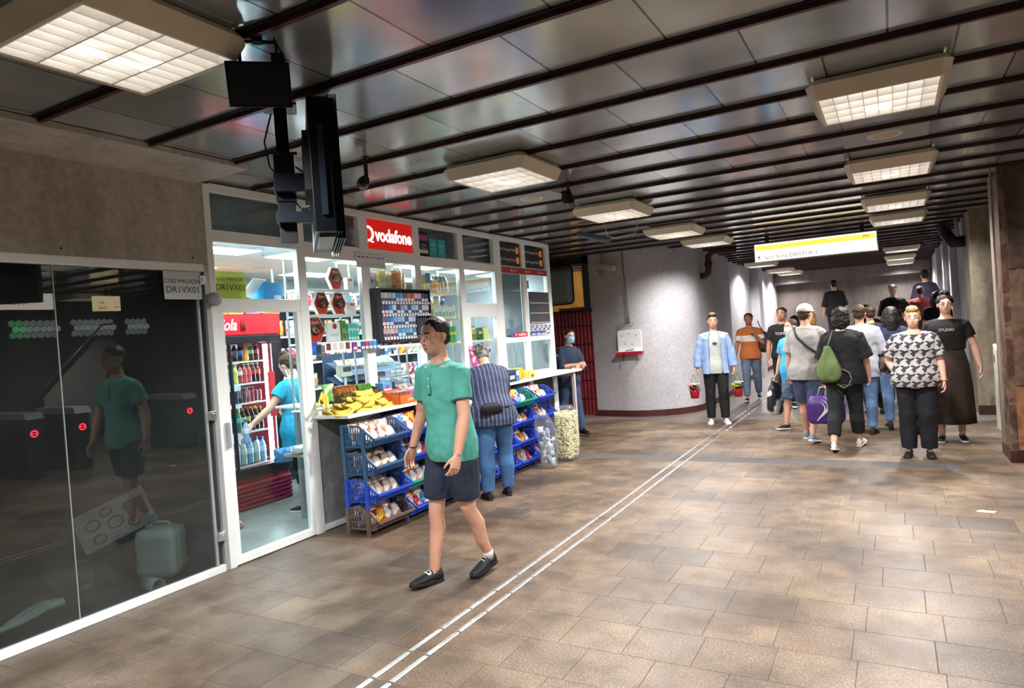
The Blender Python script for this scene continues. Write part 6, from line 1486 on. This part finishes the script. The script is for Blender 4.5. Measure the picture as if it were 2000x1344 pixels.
# hanging double screen seen edge-on, on its pole
q0 = Vector((-2.42, 2.54)); dr = Vector((-.72, .69)).normalized(); rz = math.atan2(dr.y, dr.x)
sc_ = thing('hanging_screen', 'black two-sided screen hung from the ceiling, seen edge-on in front of the kiosk', 'hanging screen', (q0.x, q0.y, 2.60), rz)
g = MB(); g.box(0, -.035, -.33, .82, .07, .34); g.build('screen_case', M['blackmetal'], sc_, bevel=.004)
g = MB()
for k in range(4): g.box(.05, -.075+.0125*k-.004, -.36, .80, -.075+.0125*k+.001, .37)
g.box(.02, -.066, -.33, .8, -.035, .34); g.build('cooling_fins', mat('1b2026', .3, .7), sc_)
MB().box(-.012, .0, -.25, .0, .03, .20).build('edge_strip', mat('2a3440', .3, .5), sc_)
MB().box(.1, -.03, -.345, .55, .05, -.331).build('vent_plate', mat('6a7074', .3, .6), sc_)
MB().box(.1, .07, -.1, .5, .10, .2).build('terminal_box', M['black'], sc_)
pl_ = thing('ceiling_pole', 'black telescopic pole dropping from the ceiling left of the hanging screen', 'pole', (-2.95, 2.77, 0), rz)
MB().box(-.035, -.035, 2.78, .035, .035, CZ).box(-.09, -.09, CZ-.012, .09, .09, CZ-.001).build('tube', M['blackmetal'], pl_, bevel=.003)
MB().box(-.05, -.055, 2.52, .05, .055, 2.79).box(-.075, -.075, 2.775, .075, .075, 2.79).build('clamp', mat('20242a', .4, .4), pl_, bevel=.003)
MB().cbox((0, 0, 2.41), (.09, .095, .25), ry=.06).build('lower_tube', mat('23202a', .4, .4), pl_, bevel=.003)
for z, h in ((2.61, .10), (2.42, .06)): MB().box(-.12, -.30, z-h/2, -.07, .06, z+h/2).box(-.12, -.30, z-h/2, .05, -.25, z+h/2).build('bracket', mat('1a222c', .4, .4), pl_, bevel=.003)
MB().tube([(.05, .05, 3.04), (.12, .1, 2.9), (.1, .08, 2.75), (.02, .04, 2.68)], .005, 6).tube([(-.02, -.06, 2.72), (-.03, -.14, 2.66), (.0, -.16, 2.5), (-.02, -.08, 2.48), (0, -.05, 2.52)], .005, 6).build('cable', M['black'], pl_)
def floodlight(loc, rz, label, s=1., tilt=.5):
    t = thing('floodlight', label, 'floodlight', loc, rz); t.scale = (s, s, s)
    g = MB(); g.tube([(-.07, 0, -.11), (-.07, 0, .0), (.07, 0, .0), (.07, 0, -.11)], .009, 6); g.box(-.02, -.02, -.005, .02, .02, .04); g.build('bracket', M['black'], t)
    m = Matrix.Translation((0, 0, -.17)) @ Matrix.Rotation(tilt, 4, 'X')
    MB().loft([[(x, -.05, z) for x, z in ((-.12, -.085), (.12, -.085), (.12, .085), (-.12, .085))], [(x, .02, z) for x, z in ((-.10, -.07), (.10, -.07), (.10, .07), (-.10, .07))], [(x, .075, z) for x, z in ((-.05, -.04), (.05, -.04), (.05, .04), (-.05, .04))]]).xf(m).build('lamp_body', M['blackmetal'], t, bevel=.004, smooth=False)
    MB().box(-.11, -.055, -.075, .11, -.05, .075).xf(m).build('front_glass', mat('20262c', .1), t)
    MB().box(.05, .0, .08, .10, .06, .12).xf(m).build('sensor', M['black'], t)
    MB().tube([(.05, .06, -.12), (.1, .08, -.04), (.06, .03, .03)], .004, 6).build('cable', M['black'], t)
    return t
floodlight((-2.31, 2.07, CZ-.04), .75, 'black floodlight on a bracket beside the big top left ceiling light', 1.08, .35)
floodlight((-2.56, 5.82, CZ-.02), 1.9, 'small black floodlight right of the second left ceiling light', .8, -.3)
t = thing('spotlight', 'small dark spotlight on a stem right of the hanging screen', 'spotlight', (-3.32, 3.90, CZ), -.6)
MB().box(-.02, -.01, -.20, .02, .01, 0).box(-.05, -.02, -.01, .05, .02, -.002).build('stem', M['black'], t); MB().lathe([(0, 0), (.03, 0), (.045, .05), (.045, .1), (.02, .12), (.008, .16), (0, .18)], (0, 0, 0), 14, 'X').xf(Matrix.Translation((-.03, 0, -.15)) @ Matrix.Rotation(PI*.95, 4, 'Y')).build('lamp_body', M['blackmetal'], t, smooth=True)
t = thing('wire_bundle', 'dangling white wires and a grey duct under the ceiling right of the vent', 'wires', (-3.0, 8.2, CZ))
MB().tube([(-.5, 0, -.02), (-.15, 0, -.03), (-.1, 0, -.22), (.0, 0, -.26)], .006, 6).tube([(.0, 0, -.26), (.25, .05, -.22), (.3, .05, -.02)], .005, 6).build('wire', mat('c8c4a8', .5), t)
MB().tube([(-.55, .1, -.12), (-.2, .05, -.24), (-.1, .05, -.26)], .04, 8).build('duct', mat('50606c', .5), t, smooth=True)
# things on and around the curved wall
wb = thing('wall_box', 'open white phone back plate with a red lower edge on the curved wall', 'wall box', (-4.22, 11.93, 1.40))
o2 = [(-.23, -.20), (.23, -.20), (.23, .17), (.20, .20), (-.20, .20), (-.23, .17)]
MB().prism([(x, -.0, z) for x, z in o2], (0, -.03, 0)).build('back_plate', mat('e4e6e8', .4), wb, bevel=.006)
MB().box(-.25, -.12, -.25, .25, -.0, -.19).build('red_ledge', mat('b01c34', .4), wb, bevel=.006); MB().box(-.24, -.115, -.195, .24, -.031, -.185).build('ledge_top', mat('e0d8da', .4), wb)
MB().tube([(.08, -.06, -.16), (-.04, -.08, -.17), (-.08, -.13, -.21), (-.12, -.135, -.36)], .008, 6).build('loose_cable', M['black'], wb)
g = MB()
for x, z in ((0, .13), (-.13, .10), (.13, .10), (-.08, -.05), (.05, -.06)): g.lathe([(0, -.036), (.009, -.036), (.009, -.03), (0, -.03)], (x, 0, z), 10, 'Y')
g.build('screw', mat('40444c', .5), wb)
t = thing('wall_cable', 'thin grey cable running down the curved wall to a small socket', 'cable', (-4.24, 11.935, 0))
MB().tube([(-.03, 0, 3.04), (-.02, 0, 2.6), (.01, 0, 2.2), (.02, 0, 1.80)], .009, 6).build('cable', mat('5c6066', .6), t); MB().box(-.01, -.03, 1.74, .05, .01, 1.82).build('socket', mat('70747c', .5), t)
text('lettering', '7204', .045, mat('8a3a2a', .6), (.03, -.012, 1.665), (PI/2, 0, 0), t, .0005)
cc = thing('security_camera', 'pale security camera on the ceiling at the left edge of the curved wall', 'camera', (-4.62, 11.80, 2.80), -.35)
MB().box(-.04, -.05, -.05, .30, .05, .05).xf(Matrix.Rotation(.22, 4, 'Y')).build('camera_body', mat('b8b8ae', .4), cc, bevel=.012); MB().box(-.07, -.06, .05, .33, .06, .06).xf(Matrix.Rotation(.22, 4, 'Y')).build('sunshade', mat('a8a89e', .4), cc)
MB().box(-.05, -.03, -.14, .0, .03, -.02).box(-.08, -.04, -.16, .02, .04, -.13).tube([(0, 0, .05), (-.02, .05, .25)], .02, 8).build('mount', mat('8c8c86', .5), cc)
t = thing('elbow_pipe', 'dark red drain pipe elbow coming out of the curved wall under the ceiling', 'pipe', (-3.16, 13.25, 2.75))
MB().tube([(-.05, 0, -.22), (.06, 0, -.22), (.12, .02, -.17), (.13, .04, -.05), (.13, .06, .15), (.2, .1, .24), (.6, .3, .26)], .062, 12).build('pipe', mat('4a2420', .4), t, smooth=True)
MB().tube([(.13, .045, -.02), (.13, .05, .03)], .078, 12).build('collar', mat('2a1a18', .5), t)
t = thing('drain_pipe', 'dark pipe with a pale stub under the ceiling at the right wall', 'pipe', (1.02, 12.9, 2.75))
MB().tube([(.05, 0, -.1), (-.12, .05, -.1), (-.2, .2, .05), (-.22, .5, .2)], .09, 12).build('pipe', mat('1c1614', .5), t, smooth=True); MB().tube([(-.06, -.05, -.02), (-.08, -.05, .26)], .022, 8).build('stub', mat('8a8e90', .4), t, smooth=True)
# security mirror, gate
mr = thing('safety_mirror', 'grey rounded safety mirror with a black rim beyond the kiosk end', 'mirror', (-5.60, 11.9, 2.54))
def rrect(hx, hz, r, y, n=6):
    o_ = []
    for cx_, cz_, a0 in ((hx-r, hz-r, 0), (-hx+r, hz-r, PI/2), (-hx+r, -hz+r, PI), (hx-r, -hz+r, 1.5*PI)):
        for i in range(n+1): a = a0+PI/2*i/n; o_.append((cx_+r*math.cos(a), y, cz_+r*math.sin(a)))
    return o_
MB().loft([rrect(.33, .36, .1, .03), rrect(.35, .38, .11, 0), rrect(.33, .36, .1, -.03)]).build('rim', M['black'], mr, smooth=False)
MB().loft([rrect(.325, .355, .1, -.031), rrect(.20, .22, .08, -.055), rrect(.05, .06, .04, -.065)]).build('mirror_face', mat('7c8c94', .4, .2), mr, smooth=True)  # grey-blue base colour stands in for what the mirror would reflect
MB().tube([(0, .02, .3), (0, .1, .42), (0, .1, .5)], .02, 8).build('bracket', M['black'], mr)
gt = thing('corrugated_gate', 'dark red corrugated metal gate closing the side passage', 'gate', (-4.94, 12.04, 0))
g = MB(); n = 34; W = 2.6
pts = []
for i in range(n*4+1):
    x = -.05-W*i/(n*4); ph = (i % 4); y = [0, 0, .022, .022][ph]; pts.append((x, y))
for (xa, ya), (xb, yb) in zip(pts, pts[1:]): g.face([(xa, ya, .03), (xb, yb, .03), (xb, yb, 2.02), (xa, ya, 2.02)])
bmesh.ops.remove_doubles(g.b, verts=g.b.verts, dist=1e-6)
o = g.build('corrugated_sheet', mat('7a2430', .4, ns=3, na=.3), gt); so = o.modifiers.new('s', 'SOLIDIFY'); so.thickness = .004
g = MB()
for z in (.33, .68, 1.03, 1.38, 1.73): g.box(-2.65, -.006, z, -.05, .0, z+.016)
g.build('seam', mat('35101a', .5), gt); MB().box(-2.65, -.012, 2.0, -.03, .03, 2.05).build('top_rail', mat('2c1418', .5), gt); MB().box(-.72, -.01, 2.05, -.12, .02, 2.10).build('orange_strip', mat('8a3a1c', .5), gt)
# ticket machine between the pillars, litter
t = thing('ticket_validator', 'slim pale ticket validator between the two right hand pillars', 'validator', (1.28, 10.75, 0))
MB().box(-.16, -.12, 0, .16, .12, 1.05).prism([(-.16, -.12, 1.05), (-.16, .12, 1.05), (-.16, .12, 1.12)], (.32, 0, 0)).build('cabinet', mat('c0bcb4', .4), t, bevel=.01); MB().box(-.163, -.03, .88, -.16, .05, .98).build('card_slot', mat('30343c', .4), t)
MB().lathe([(0, -.125), (.018, -.125), (.018, -.12), (0, -.12)], (-.1, 0, .7), 12, 'Y').build('lamp', mat((1., .25, .2), .5, emit=1), t)
tag(MB().prism([(-.07, -.02, 0), (.05, -.035, 0), (.075, .02, 0), (-.04, .035, 0)], (0, 0, .004)).build('litter', mat('ddd8b8', .7), loc=(.57, 6.55, .001)), 'scrap of pale paper lying on the floor at the right', 'litter')
lm = pl2 = None
# ================================================================ GATE HALL (behind the right pillars, shows in the dark glass)
tsm = mat('c8ccce', .3, .6)
for i, (y, l) in enumerate([(5.35, 'nearest steel turnstile cabinet of the gate hall'), (6.05, 'middle steel turnstile cabinet of the gate hall'), (7.95, 'farthest steel turnstile cabinet of the gate hall')]):
    t = thing('turnstile', l, 'turnstile', (2.6, y, 0), 0, 'turnstiles of the gate hall')
    MB().box(-.55, -.12, 0, .55, .12, .9).build('cabinet', mat('2a2e30', .4, .4), t, bevel=.01)
    MB().prism([(-.62, -.13, .9), (-.55, -.13, 1.0), (.55, -.13, 1.0), (.62, -.13, .9)], (0, .26, 0)).build('lid', tsm, t, bevel=.01)
    g = MB(); g.tube([(-.555, .045*math.cos(a), .68+.045*math.sin(a)) for a in [2*PI*k/24 for k in range(25)]], .012, 6); g.box(-.56, -.025, .674, -.55, .025, .686); g.build('stop_lamp', mat((1., .03, .05), .5, emit=14), t)
s_ = thing('hanging_sign', 'long lit pale sign hanging over the turnstiles', 'sign', (2.8, 5.05, 2.745), 0)
MB().box(0, -1.1, -.13, .1, 1.1, .13).build('case', mat((1., .86, .74), .5, emit=2.6), s_); text('lettering', 'Trecerea oprita', .12, ink, (-.003, .35, -.02), (PI/2, 0, -PI/2), s_, .001); MB().box(.03, -.9, .13, .06, -.85, .3).box(.03, .85, .13, .06, .9, .3).build('hanger', M['black'], s_)
s_ = thing('hanging_sign', 'short lit yellowish sign with an arrow over the hall', 'sign', (3.7, 7.57, 2.79), 0)
MB().box(0, -.24, -.14, .1, .24, .14).build('case', mat((1., .78, .42), .5, emit=3.0), s_); text('lettering', 'Iesi', .08, ink, (-.003, -.12, .02), (PI/2, 0, -PI/2), s_, .001); text('lettering', 'Casa', .08, ink, (-.003, -.10, -.08), (PI/2, 0, -PI/2), s_, .001)
MB().box(-.004, .12, -.075, -.002, .20, -.065).build('arrow', ink, s_); MB().box(.03, -.02, .14, .06, .02, .27).build('hanger', M['black'], s_)
# glass block strip, backlit
for j in range(3):
    for i in range(28):
        y = 6.4+.135*i; 
        if (i % 9) in (4, 5): continue
        c = (.25, 1., .35) if i < 8 else ((.8, .85, .8))
        e = [.5, 1.0, .6][j]*(1.2 if i < 8 else .8)
        MBk = MB().prism([(0, .06*math.cos(a), .07*math.sin(a)) for a in [PI/3*q+PI/6 for q in range(6)]], (.05, 0, 0))
        o = MBk.build('glass_block', mat(c, .3, emit=e), loc=(6.5, y+.065*(j % 2), 2.35+.125*j)); tag(o, 'backlit honeycomb glass block, %s row, %d along' % (['lower', 'middle', 'upper'][j], i+1), 'glass block', 'backlit glass blocks of the gate hall')
struct('wall_hall_parapet', MB().box(6.55, 5.8, 0, 6.7, 10.4, CZ), mat('1e2020', .6))
t = thing('stair_balustrade', 'slanting pale balustrade with a steel handrail in the gate hall', 'balustrade', (6.3, 7.6, 0))
MB().prism([(0, -.0, .2), (0, .9, .2), (0, 1.6, 2.2), (0, 1.2, 2.2), (0, 0, 1.0)], (.08, 0, 0)).build('panel', mat('a8a8a4', .5), t); MB().tube([(-.05, -.03, 1.23), (-.05, 1.29, 2.52), (-.05, 1.7, 2.56)], .02, 8).build('handrail', M['steel'], t, smooth=True)
MB().box(.02, .1, 0, .06, .16, 1.0).box(.02, 1.3, 0, .06, 1.36, 2.1).build('post', M['steel'], t)
